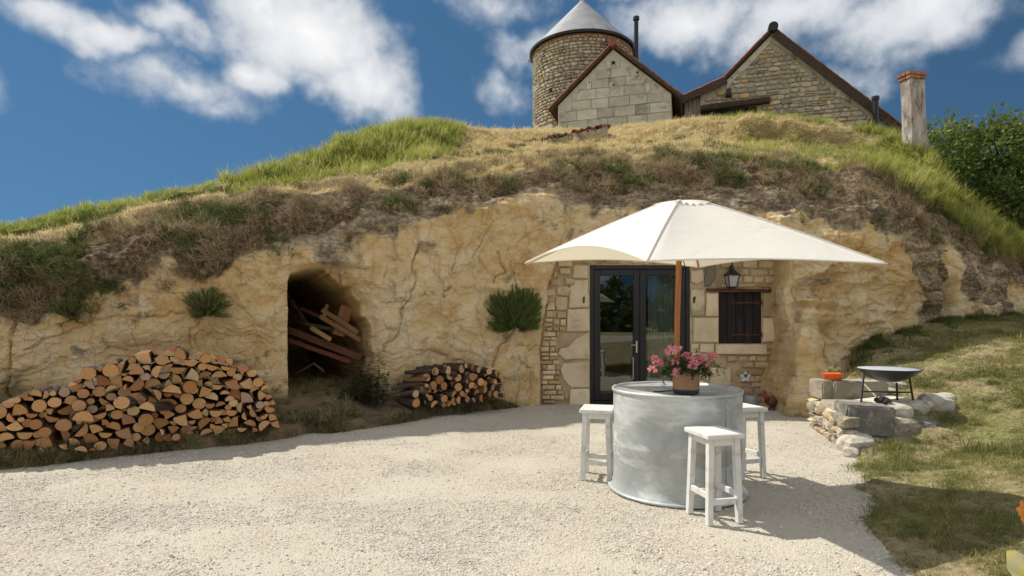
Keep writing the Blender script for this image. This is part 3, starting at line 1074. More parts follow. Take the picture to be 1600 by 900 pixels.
def cliff_points(n, wmask, seed):
    r = np.random.default_rng(seed)
    V = CL['V']
    c = (V[:-1, :-1] + V[1:, :-1] + V[1:, 1:] + V[:-1, 1:]) / 4
    d1, d2 = V[1:, 1:] - V[:-1, :-1], V[:-1, 1:] - V[1:, :-1]
    nn = np.cross(d1, d2)
    ar = np.linalg.norm(nn, axis=-1)
    nn = nn / (ar[..., None] + 1e-9)
    w = ar * wmask[:-1, :-1] * (CL['open'][:-1, :-1] < .05)
    px, py = 800 + FPX * c[..., 0] / c[..., 1], c[..., 1]
    w = w * ((px > -80) & (px < 1700)) / np.maximum(c[..., 1] / 10, .8) ** .9
    k = r.choice(w.size, n, p=(w / w.sum()).reshape(-1))
    i, j = np.unravel_index(k, w.shape)
    a, b = r.random(n)[:, None], r.random(n)[:, None]
    p = (V[i, j] * (1 - a) + V[i + 1, j] * a) * (1 - b) + (V[i, j + 1] * (1 - a) + V[i + 1, j + 1] * a) * b
    N = nn[i, j]
    N = np.where((N * (p - np.array([0, 0, CAMH]))).sum(-1, keepdims=True) > 0, np.where(N[:, 2:] > 0, N, -N), np.where(N[:, 2:] < -.5, -N, N))
    return p, N, i, j, r


def orient(N, r, up=.5, jit=.25):
    n = len(N)
    v = N * (1 - up) + np.array([0, 0, 1.0]) * up + r.normal(size=(n, 3)) * jit
    v /= np.linalg.norm(v, axis=1)[:, None]
    th = np.arccos(np.clip(v[:, 2], -1, 1))
    az = np.arctan2(v[:, 1], v[:, 0])
    return np.stack([np.zeros(n), th, az], 1)


def scl3(s):
    return np.stack([s, s, s], 1)


def build_hill_grass():
    g = CL['green']
    vv = CL['vv']
    patch = .35 + .65 * sstep(-.2, .2, fbm(CL['V'] * .9 + 33, 3))
    p, N, i, j, r = cliff_points(26000, CL['turf'] * (1 - g) * patch * (vv < 7.5), 1)
    s = r.uniform(.40, 1.0, len(p)) * np.clip(p[:, 1] / 13, .8, 1.25)
    scatter('straw_grass', p, orient(N, r, .35, .3), scl3(s), r.integers(0, 5, len(p)), straw, 'short straw coloured dry grass covering the top of the mound', 'dry grass')
    p, N, i, j, r = cliff_points(19000, CL['turf'] * sstep(.25, .7, g) * (vv < 7.4), 2)
    px = 800 + FPX * p[:, 0] / p[:, 1]
    s = r.uniform(.5, 1.1, len(p)) * np.where(px < 350, .42, np.where(px < 1000, .85, np.where(px < 1340, .6, .95)))
    scatter('green_grass', p, orient(N, r, .75, .16), scl3(s), r.integers(0, 5, len(p)), greenl, 'long green grass on the crest and the right flank of the mound', 'grass')
    lipm = CL['soil'] * .8 + .9 * np.exp(-((vv - 4.95) / .35) ** 2)
    clump = sstep(-.12, .25, fbm(CL['V'] * 1.7 + 51, 3))
    p, N, i, j, r = cliff_points(9000, lipm * clump * (vv < 5.6) * (vv > 2.6), 3)
    rot = orient(N, r, .1, .35)
    s = r.uniform(.25, .85, len(p))
    scatter('dead_grass', p, rot, scl3(s), r.integers(0, 5, len(p)), brown, 'brown dead grass and roots hanging along the lip of the cliff', 'dead grass')
    clump = sstep(.02, .28, fbm(CL['V'] * 1.3 + 71, 3))
    p, N, i, j, r = cliff_points(5200, (np.maximum(CL['soil'], .6 * CL['turf'] * (vv < 6.2)) + .06 * CL['face'] * (vv > 2.9)) * clump, 4)
    scatter('cliff_grass', p, orient(N, r, .4, .3), scl3(r.uniform(.3, .95, len(p))), r.integers(0, 4, len(p)), darkg, 'dark green grass clumps growing from the upper cliff face', 'grass')


build_hill_grass()


def build_lawn_grass():
    r = np.random.default_rng(9)
    n = 90000
    Y = 2.4 + 9.5 * r.random(n) ** 1.25
    X = r.uniform(1.5, 11, n)
    Z, d = lawn_h(X, Y)
    Pp = np.stack([X, Y, 0 * X], -1)
    dens = .10 + .90 * sstep(-.18, .16, fbm(Pp * 1.5 + 60, 4))
    keep = (d > .05) & (X / Y < .95) & (r.random(n) < dens) & ~((X > 3.6) & (X < 4.75) & (Y > 6.35) & (Y < 7.9))
    p = np.stack([X, Y, Z], 1)[keep]
    n = len(p)
    s = r.uniform(.55, 1.5, n) * (1 + .6 * sstep(.1, .35, fbm(p * 1.1 + 66, 2)))
    v = np.tile([0, 0, 1.0], (n, 1))
    scatter('lawn_grass', p, orient(v, r, 1, .25), scl3(s), r.integers(0, 5, n), shortg, 'short half dry lawn grass on the slope at the right', 'grass')
    # taller weeds along the foot of the cliff at the right
    m = 1700
    px = r.uniform(1275, 1640, m)
    yb = np.interp(px, [q[0] for q in ST], [q[1] for q in ST]) - np.abs(r.normal(0, .28, m)) - .02
    xx = (px - 800) / FPX * yb
    zz, _ = lawn_h(xx, yb)
    kk = (sstep(-.25, .15, fbm(np.stack([xx, yb, 0 * xx], -1) * 1.9 + 20, 3)) > r.random(m)) & (zz > .05)
    pw = np.stack([xx, yb, zz], 1)[kk]
    scatter('cliff_foot_weeds', pw, orient(np.tile([0, 0, 1.0], (len(pw), 1)), r, 1, .22), scl3(r.uniform(.25, .85, len(pw))), r.integers(0, 4, len(pw)), darkg, 'dark green weeds along the foot of the cliff above the lawn', 'weeds')
    # verge on the bank
    n = 26000
    i = r.integers(0, BANK.shape[0], n)
    j = np.clip((r.random(n) ** 1.9 * BANK.shape[1]).astype(int) + 9, 0, BANK.shape[1] - 1)
    p = BANK[i, j] + r.normal(size=(n, 3)) * np.array([.02, .02, 0])
    px = 800 + FPX * p[:, 0] / np.maximum(p[:, 1], 1)
    keep = (px > -60) & (px < 815) & (sstep(-.2, .2, fbm(p * 2 + 81, 3)) > r.random(n) * .9)
    p = p[keep]
    n = len(p)
    v = np.tile([0, 0, 1.0], (n, 1))
    px = 800 + FPX * p[:, 0] / p[:, 1]
    s = r.uniform(.25, .6, n) * np.where((px > 470) & (px < 610), 1.3, 1.0)
    scatter('verge_grass', p, orient(v, r, 1, .35), scl3(s), r.integers(0, 9, n), brown + darkg, 'rough brown and green grass on the bank below the woodpiles', 'grass')


build_lawn_grass()


def build_pebbles():
    protos = []
    M = leaf_mat('pebble_stone', [(0, (.16, .13, .10)), (.10, (.36, .32, .265)), (.35, (.50, .46, .39)), (.7, (.61, .575, .50)), (1, (.45, .42, .375))], .9, 0.0)
    for k in range(6):
        rr = random.Random(200 + k)
        bm = bmesh.new()
        bmesh.ops.create_icosphere(bm, subdivisions=1, radius=.0078)
        sq = (rr.uniform(.9, 1.5), rr.uniform(.7, 1.1), rr.uniform(.4, .65))
        for v in bm.verts:
            v.co = Vector([v.co[q] * sq[q] * rr.uniform(.75, 1.2) for q in range(3)])
        me = bpy.data.meshes.new('pebble%d' % k)
        bm.to_mesh(me)
        bm.free()
        protos.append((me, M))
    r = np.random.default_rng(12)
    n = 300000
    Y = 2.9 + 7.6 * r.random(n) ** 1.5
    X = (r.random(n) * 1.9 - .95) * Y
    E = np.array(EDGE)
    ye = np.interp(X, E[:, 0], E[:, 1], right=9.75)
    xe = np.interp(Y, [p[1] for p in GEDGE], [p[0] for p in GEDGE])
    Pp = np.stack([X, Y, 0 * X], -1)
    dens = .10 + .90 * sstep(-.12, .25, fbm(Pp * np.array([.9, 1.3, 1]) + 5, 4))
    keep = (Y < ye + .03) & (X < xe + .25) & (r.random(n) < dens) & (((X - 1.39) ** 2 + (Y - 5.0) ** 2) > .5 ** 2)
    X, Y, Pp = X[keep], Y[keep], Pp[keep]
    Z = fbm(Pp * .7, 3) * .022 + fbm(Pp * 3.1 + 4, 3) * .012 + .001
    n = len(X)
    s = np.exp(r.normal(-.50, .45, n))
    s = np.clip(s, .4, 2.2)
    rot = np.stack([r.normal(0, .4, n), r.normal(0, .4, n), r.uniform(0, 6.28, n)], 1)
    scatter('gravel', np.stack([X, Y, Z], 1), rot, scl3(s), r.integers(0, 6, n), protos, 'loose pale limestone gravel covering the yard', 'gravel')


build_pebbles()


def build_leaf_litter():
    """a few dry leaves blown over the gravel"""
    r = np.random.default_rng(41)
    mats = leaf_mat('dry_leaf', [(0, (.16, .09, .04)), (.5, (.30, .18, .08)), (1, (.22, .20, .07))], .8, .1)
    protos = []
    for k in range(3):
        rr = random.Random(700 + k)
        vs = [(0, -.5, 0), (.26, -.1, .08), (.18, .25, .02), (0, .5, .10), (-.18, .25, .03), (-.26, -.1, .09), (0, 0, -.02)]
        me = bpy.data.meshes.new('dry_leaf%d' % k)
        me.from_pydata([(x * .03 * rr.uniform(.8, 1.2), y * .04, z * .03 + .006) for x, y, z in vs], [], [(6, i, (i + 1) % 6) for i in range(6)])
        protos.append((me, mats))
    n = 260
    Y = 3.0 + 6.5 * r.random(n) ** 1.3
    X = (r.random(n) * 1.8 - .9) * Y
    E = np.array(EDGE)
    ye = np.interp(X, E[:, 0], E[:, 1], right=9.7)
    xe = np.interp(Y, [p[1] for p in GEDGE], [p[0] for p in GEDGE])
    near = np.minimum(ye - Y, xe - X)
    keep = (near > 0) & (r.random(n) < .12 + .88 * np.exp(-near / .6)) & (((X - 1.39) ** 2 + (Y - 5.0) ** 2) > .6 ** 2)
    X, Y = X[keep], Y[keep]
    Pp = np.stack([X, Y, 0 * X], -1)
    Z = fbm(Pp * .7, 3) * .022 + fbm(Pp * 3.1 + 4, 3) * .012 + .006
    n = len(X)
    rot = np.stack([r.normal(0, .3, n), r.normal(0, .3, n), r.uniform(0, 6.28, n)], 1)
    scatter('leaf_litter', np.stack([X, Y, Z], 1), rot, scl3(r.uniform(.5, 1.2, n)), r.integers(0, 3, n), protos, 'small dry leaves and bits scattered along the edges of the gravel', 'leaf litter')


build_leaf_litter()

# ================================================================== STONE PIECES
def stone_proto(k, n=9, jag=.10, cham=.16):
    """a rough stone in the unit box: x = width, z = height, front towards -y"""
    rr = random.Random(300 + k)
    ring = []
    for i in range(n):
        a = 2 * math.pi * (i + rr.uniform(-.25, .25)) / n
        c, s = math.cos(a), math.sin(a)
        p = 5.0
        q = (abs(c) ** p + abs(s) ** p) ** (-1 / p)
        j = 1 + rr.uniform(-jag, jag * .5)
        ring.append((.5 * c * q * j, .5 * s * q * j))
    vs = [(x, .5, z) for x, z in ring]
    vs += [(x, -.30 + rr.uniform(-.06, .06), z) for x, z in ring]
    vs += [(x * (1 - cham), -.46 + rr.uniform(-.08, .08), z * (1 - cham * 1.2)) for x, z in ring]
    vs.append((rr.uniform(-.1, .1), -.5, rr.uniform(-.1, .1)))
    fs = []
    for i in range(n):
        j = (i + 1) % n
        fs.append((i, j, n + j, n + i))
        fs.append((n + i, n + j, 2 * n + j, 2 * n + i))
        fs.append((2 * n + i, 2 * n + j, 3 * n))
    me = bpy.data.meshes.new('stone')
    me.from_pydata(vs, [], fs)
    bm = bmesh.new()
    bm.from_mesh(me)
    bmesh.ops.recalc_face_normals(bm, faces=bm.faces)
    bm.to_mesh(me)
    bm.free()
    return me


def lay_stones(name, items, mats, parent, limit=300, nproto=12, jag=.10, cham=.16, k0=0):
    """items: (centre Vector, width, depth, height, rotation Euler). The largest become parts, the rest one stuff part."""
    protos = [[None] * nproto for _ in mats]
    for mi, m in enumerate(mats):
        for k in range(nproto):
            me = stone_proto(k + k0, jag=jag, cham=cham)
            me.materials.append(m)
            protos[mi][k] = me
    items = sorted(items, key=lambda t: -t[1] * t[3])
    inv = parent.matrix_world.inverted() if parent else Matrix.Identity(4)
    rest = MB()
    for q, (c, w, d, h, rot) in enumerate(items):
        mi = q % len(mats) if len(mats) < 3 else random.randrange(len(mats))
        me = protos[mi][random.randrange(nproto)]
        if q < limit:
            o = link(name, me, None, parent, loc=c, rot=rot, scale=(w, d, h))
        else:
            M = Matrix.LocRotScale(Vector(c), Euler(rot), Vector((w, d, h)))
            rest.add([M @ v.co for v in me.vertices], [tuple(p.vertices) for p in me.polygons], mi)
    if rest.v:
        o = rest.obj(name, list(mats), parent)
        o['kind'] = 'stuff'


def courses(s0, s1, z0, z1, hh, wr, inside, gap=.012, seed=1):
    """rubble laid in wandering courses -> (s, z, w, h)"""
    rr = random.Random(seed)
    out = []
    z = z0
    while z < z1:
        h = hh * rr.uniform(.65, 1.35)
        s = s0 - rr.uniform(0, .2)
        while s < s1:
            w = h * rr.uniform(*wr)
            hk = h * rr.uniform(.72, 1.05)
            cz = z + h / 2 + rr.uniform(-.08, .08) * h
            if inside(s + w / 2, cz, w, hk):
                if rr.random() < .18 and h > hh * .9:
                    for q in (-1, 1):
                        out.append((s + w / 2, cz + q * hk * .26, w - gap, hk * .5 - gap * .8))
                else:
                    out.append((s + w / 2, cz, w - gap, hk - gap))
            s += w
        z += h
    return out


M_RUB1 = simple('rubble_stone_tan', (.41, .35, .26), (.55, .48, .365), 4.0, .9, .8, 14.0, rnd=.28, dirt=(.13, .115, .085), dscale=2.5)
M_RUB2 = simple('rubble_stone_grey', (.34, .295, .225), (.48, .42, .325), 4.0, .9, .8, 14.0, rnd=.30, dirt=(.10, .09, .07), dscale=2.5)
M_RUB3 = simple('rubble_stone_ochre', (.58, .38, .13), (.64, .46, .22), 4.0, .9, .8, 14.0, rnd=.25)
M_MORT = simple('lime_mortar', (.40, .33, .23), (.52, .44, .32), 7.0, .95, .6, 30.0, dirt=(.13, .11, .085), dscale=2.0)
M_MORT_PALE = simple('pale_render', (.50, .46, .38), (.62, .575, .48), 5.0, .95, .4, 30.0, dirt=(.25, .225, .18), dscale=2.0)
M_ASH = simple('grey_ashlar', (.44, .415, .34), (.58, .55, .455), 1.6, .9, .4, 24.0, rnd=.20, dirt=(.22, .215, .175), dscale=1.0)
M_TILE = simple('red_clay_tile', (.22, .065, .035), (.33, .12, .065), 8.0, .85, .4, 30.0, rnd=.30, dirt=(.10, .06, .045), dscale=5.0)
M_SLATE = simple('pale_slate', (.27, .275, .29), (.36, .365, .38), 2.0, .5, .25, 18.0, stretch=(1, 1, .35), rnd=0, dirt=(.22, .225, .24), dscale=1.2)
M_BLACKMETAL = simple('black_metal', (.012, .012, .014), (.02, .02, .022), 10, .45, 0, spec=.4)
M_DARKWOOD = simple('weathered_dark_wood', (.045, .03, .022), (.095, .062, .045), 3.0, .85, .5, 20.0, stretch=(1, 8, 8), rnd=.2)
M_GREYWOOD = simple('weathered_plank', (.26, .20, .155), (.40, .325, .26), 3.0, .9, .5, 20.0, stretch=(8, 8, .8), rnd=.25)
M_DARKVOID = simple('void_shade', (.012, .011, .010), (.018, .016, .014), 3, .9)  # near-black stands in for the shade inside openings and holes

ANG = R(17)
GD = Vector((math.cos(ANG), -math.sin(ANG), 0))      # along the gables, right end nearer
GB = Vector((math.sin(ANG), math.cos(ANG), 0))       # away from the camera


# ------------------------------------------------------------------ round tower
def build_tower():
    Yc = 25.0
    cx = (909.5 - 800) / FPX * Yc
    zb = 6.4
    t = empty('round_tower', (cx, Yc, zb))
    tag(t, 'round rubble stone tower with a conical slate roof behind the small gable', 'tower')
    bpy.context.view_layer.update()
    rw = 2.03
    ze = 12.55 - zb
    b = MB()
    b.lathe([(rw - .03, 0), (rw - .035, ze)], 64)
    b.obj('wall', M_MORT, t, smooth=True)
    arc = math.pi * rw

    def ins(s, z, w, h):
        a = s / rw
        # oculus and putlog hole stay free
        x = rw * math.sin(a)
        if abs(a + 0.80) * rw < .26 and abs(z - 2.42) < .30:
            return False
        return -math.pi * .56 < a < math.pi * .62 and z + h / 2 < ze - .05
    it = []
    for (s, z, w, h) in courses(-arc * .58, arc * .64, 1.2, ze, .135, (1.0, 2.1), ins, .014, 5):
        a = s / rw
        it.append((Vector((rw * math.sin(a) * .995, -rw * math.cos(a) * .995, z)), w, .14, h, (0, 0, a)))
    lay_stones('stone', it, [M_RUB1, M_RUB1, M_RUB2, M_RUB1, M_MORT_PALE], t, 300, jag=.16, cham=.22)
    # cone
    zc = 14.85 - zb
    b = MB()
    re = 2.17
    rows = 26
    prof = []
    for k in range(rows):
        f0, f1 = k / rows, (k + 1) / rows
        r0 = re * (1 - f0)
        r1 = re * (1 - f1)
        z0, z1 = ze - .02 + (zc - ze) * f0, ze - .02 + (zc - ze) * f1
        prof += [(r0 + .012, z0), (r1 + .022, z1)]
    prof.append((.02, zc + .02))
    b.lathe(prof, 72)
    roof = b.obj('roof', M_SLATE, t, smooth=False)
    b = MB()
    b.lathe([(re - .30, ze - .06), (re + .0, ze - .10), (re + .05, ze - .10), (re + .055, ze - .01), (re + .02, ze + .02)], 72)
    b.obj('gutter', M_BLACKMETAL, roof)
    b = MB()
    b.lathe([(.11, zc - .14), (.09, zc - .02), (.05, zc + .05), (.01, zc + .09)], 16)
    b.obj('finial', M_MORT, roof)
    b = MB()
    b.lathe([(rw + .0, ze - .30), (rw + .04, ze - .28), (rw + .07, ze - .12), (rw + .02, ze - .08)], 64)
    b.obj('eaves_band', simple('rust_brown_band', (.19, .10, .05), (.27, .16, .09), 6, .9, .3, 20), t)
    # oculus
    a = -0.80
    d = Vector((math.sin(a), -math.cos(a), 0))
    o = empty('oculus', (0, 0, 0))
    o.parent = t
    c = d * (rw + .04) + Vector((0, 0, 2.42))
    side = Vector((math.cos(a), math.sin(a), 0))
    b = MB()
    n = 20
    vs, fs = [], []
    for (rx, rz, off) in ((.30, .34, -.08), (.29, .33, .05), (.13, .175, .05), (.12, .165, -.08)):
        for k in range(n):
            q = 2 * math.pi * k / n
            sq = (abs(math.cos(q)) ** 6 + abs(math.sin(q)) ** 6) ** (-1 / 6) if rx > .2 else 1
            vs.append(c + side * rx * .8 * sq * math.cos(q) + Vector((0, 0, 1)) * rz * .8 * sq * math.sin(q) + d * off)
    for i in range(3):
        for k in range(n):
            fs.append((i * n + k, i * n + (k + 1) % n, (i + 1) * n + (k + 1) % n, (i + 1) * n + k))
    b.add(vs, fs)
    b.obj('surround', M_MORT_PALE, o)
    b = MB()
    b.add([c + side * .14 * math.cos(2 * math.pi * k / n) + Vector((0, 0, 1)) * .19 * math.sin(2 * math.pi * k / n) + d * (-.015) for k in range(n)], [tuple(range(n))])
    b.obj('pane', M_DARKVOID, o)
    # putlog hole
    a = -0.76
    d = Vector((math.sin(a), -math.cos(a), 0))
    b = MB().box(d * (rw + .05) + Vector((0, 0, 4.05)), (.10, .06, .16), (0, 0, a), .02)
    b.obj('putlog_hole', M_DARKVOID, t)
    # bracket under the gutter at the left
    b = MB().tube([(-rw - .02, -.3, ze - .45), (-rw - .22, -.3, ze - .47), (-rw - .24, -.3, ze - .38)], .018, 6)
    b.obj('gutter_bracket', M_BLACKMETAL, t)


build_tower()


def roof_slab(parent, A, B, depth, th, mat, name='roof_slope'):
    """A low edge point, B ridge point on the gable line; the slope runs back"""
    n = (B - A).cross(GB).normalized()
    if n.z < 0:
        n = -n
    o1 = -GB * .16
    o2 = GB * depth
    vs = [A + o1, B + o1, B + o2, A + o2]
    vs += [v + n * th for v in vs]
    b = MB()
    b.add(vs, [(0, 1, 2, 3), (4, 7, 6, 5), (0, 4, 5, 1), (1, 5, 6, 2), (2, 6, 7, 3), (3, 7, 4, 0)])
    return b.obj(name, mat, parent)


def verge_tiles(parent, A, B, step=.27, up=.0, w=.24, th=.055):
    d = (B - A)
    L = d.length
    d.normalize()
    n = d.cross(GB).normalized()
    if n.z < 0:
        n = -n
    me = None
    k = 0
    s = 0.0
    # unit: half round clay tile, axis along x
    if 'verge_tile_mesh' not in bpy.data.meshes:
        b = MB()
        m = 5
        vs = []
        for (x, rr_) in ((0, 1.0), (1, .86)):
            for q in range(m + 1):
                a = math.pi * q / m
                vs.append((x, math.cos(a) * rr_ * .5, math.sin(a) * rr_ * .5))
            for q in range(m + 1):
                a = math.pi * q / m
                vs.append((x, math.cos(a) * rr_ * .40, math.sin(a) * rr_ * .36 - .12))
        W = 2 * (m + 1)
        fs = []
        for q in range(m):
            fs.append((q, q + 1, W + q + 1, W + q))
            fs.append((m + 1 + q, W + m + 1 + q, W + m + 2 + q, m + 2 + q))
            for e in (0, W):
                f = (e + q, e + m + 1 + q, e + m + 2 + q, e + q + 1)
                fs.append(f if e == 0 else f[::-1])
        fs.append((0, W, W + m + 1, m + 1))
        fs.append((m, 2 * m + 1, W + 2 * m + 1, W + m))
        b.add(vs, fs)
        me = b.mesh('verge_tile_mesh')
        me.materials.append(M_TILE)
    me = bpy.data.meshes['verge_tile_mesh']
    M3 = Matrix((d, GB, n)).transposed()
    if M3.determinant() < 0:
        M3 = Matrix((d, -GB, n)).transposed()
    while s < L - .02:
        p = A + d * s + n * up - GB * .06
        rot = (M3 @ Euler((random.uniform(-.05, .05), random.uniform(-.03, .03), random.uniform(-.05, .05))).to_matrix()).to_euler()
        link('tile', me, None, parent, loc=p, rot=rot, scale=(step * 1.12, w * random.uniform(.92, 1.08), w * .62))
        s += step


def gable_wall(parent, pts, origin, mat, th=.5, name='gable_wall'):
    """pts: (s, z) outline in the gable plane"""
    f = [origin + GD * s + Vector((0, 0, z)) for s, z in pts]
    k = [p + GB * th for p in f]
    n = len(pts)
    b = MB()
    b.add(f + k, [tuple(range(n)), tuple(range(2 * n - 1, n - 1, -1))] + [(i, n + i, n + (i + 1) % n, (i + 1) % n) for i in range(n)])
    return b.obj(name, mat, parent)


# ------------------------------------------------------------------ small ashlar gable
def build_shed():
    Yc = 21.3
    ap = P(958, 72, Yc)
    t = empty('ashlar_outbuilding', (0, 0, 0))
    tag(t, 'small grey ashlar gabled building with red tiled verges in front of the tower', 'building')
    O = Vector((ap.x, ap.y, 0))
    za = ap.z
    hw = 2.02
    tl, tr = .90, .90
    base = 6.6
    pts = [(-hw, base), (hw, base), (hw, za - .12 - hw * tr), (0, za - .12), (-hw, za - .12 - hw * tl)]
    gable_wall(t, pts, O, M_MORT_PALE)
    # side walls
    for sg in (-1, 1):
        c = O + GD * (sg * (hw - .2)) + GB * 3.0
        MB().box((c.x, c.y, (base + za - hw * .9) / 2), (.4, 5.0, za - hw * .9 - base - .3), (0, 0, -ANG)).obj('side_wall', M_MORT, t)
    # ashlar blocks, course by course
    it = []
    z = 7.55
    row = 0
    rr = random.Random(4)
    hts = [.27, .40, .40, .37, .36, .36, .33, .33, .31, .30, .3, .3]
    for h in hts:
        off = rr.uniform(-.3, .3)
        s = -hw + .05
        half = lambda zz: min(hw - .03, (za - .12 - zz) / tl - .20)
        while s < hw - .03:
            w = rr.choice([.62, .70, .74, .5]) if s > -hw + .06 else rr.choice([.3, .45, .66])
            e = min(s + w, hw - .03)
            lim = half(z + h)
            a, c2 = max(s, -lim), min(e, lim)
            if c2 - a > .16:
                p = O + GD * ((a + c2) / 2) - GB * .012 + Vector((0, 0, z + h / 2))
                it.append((p, c2 - a - .016, .07, h - .016, (0, 0, -ANG)))
            s = e
        z += h
        row += 1
    # blocks are cut square: bevelled boxes with shared data
    bm_ = MB().box((0, 0, 0), (1, 1, 1), None, .0)
    protos = []
    for k in range(6):
        r2 = random.Random(60 + k)
        b = MB()
        b.box((0, 0, 0), (1, 1, 1), None, .035)
        b.v = [(x, y + (r2.uniform(-.12, .12) if y < 0 else 0), zz) for x, y, zz in b.v]
        me = b.mesh('block')
        me.materials.append(M_ASH)
        protos.append(me)
    for (p, w, d, h, rot) in it:
        link('block', rr.choice(protos), None, t, loc=p, rot=rot, scale=(w, d, h))
    # roof slopes + verge tiles
    ov = .30
    A = O + GD * (-hw - ov) + Vector((0, 0, za - (hw + ov) * tl - .06))
    Bp = O + Vector((0, 0, za - .06))
    Cc = O + GD * (hw + ov) + Vector((0, 0, za - (hw + ov) * tr - .06))
    roof_slab(t, A, Bp, 5.6, .09, M_DARKWOOD)
    roof_slab(t, Cc, Bp, 5.6, .09, M_DARKWOOD)
    verge_tiles(t, A, Bp, .26, .09)
    verge_tiles(t, Cc, Bp, .26, .09)
    # ridge cap
    b = MB().tube([Bp - GB * .26 + Vector((0, 0, .09)), Bp + GB * 5.4 + Vector((0, 0, .09))], .13, 10)
    b.obj('ridge_tile', M_TILE, t)
    # little holes under the apex
    for (s, dz, r_) in ((0.02, -.62, .10), (.03, -1.42, .06), (-.86, -1.22, .05), (.86, -1.06, .05)):
        c = O + GD * s - GB * .035 + Vector((0, 0, za + dz))
        MB().box(c, (r_ * 1.4, .05, r_ * 1.3), (0, 0, -ANG), .02).obj('vent_hole', M_DARKVOID, t)
    # tall flue
    q = P(994, 95, 23.0)
    f = empty('stove_flue', (q.x, q.y, q.z - 1.3))
    tag(f, 'tall thin black stove flue rising behind the small grey gable', 'flue')
    MB().tube([(0, 0, -1.0), (0, 0, 3.0)], .085, 12).obj('pipe', M_BLACKMETAL, f)
    MB().lathe([(.09, 2.86), (.125, 2.88), (.125, 3.0), (.02, 3.06)], 12).obj('cowl', M_BLACKMETAL, f)
    MB().lathe([(.086, 1.1), (.10, 1.11), (.10, 1.17), (.086, 1.18)], 12).obj('collar', M_BLACKMETAL, f)


build_shed()


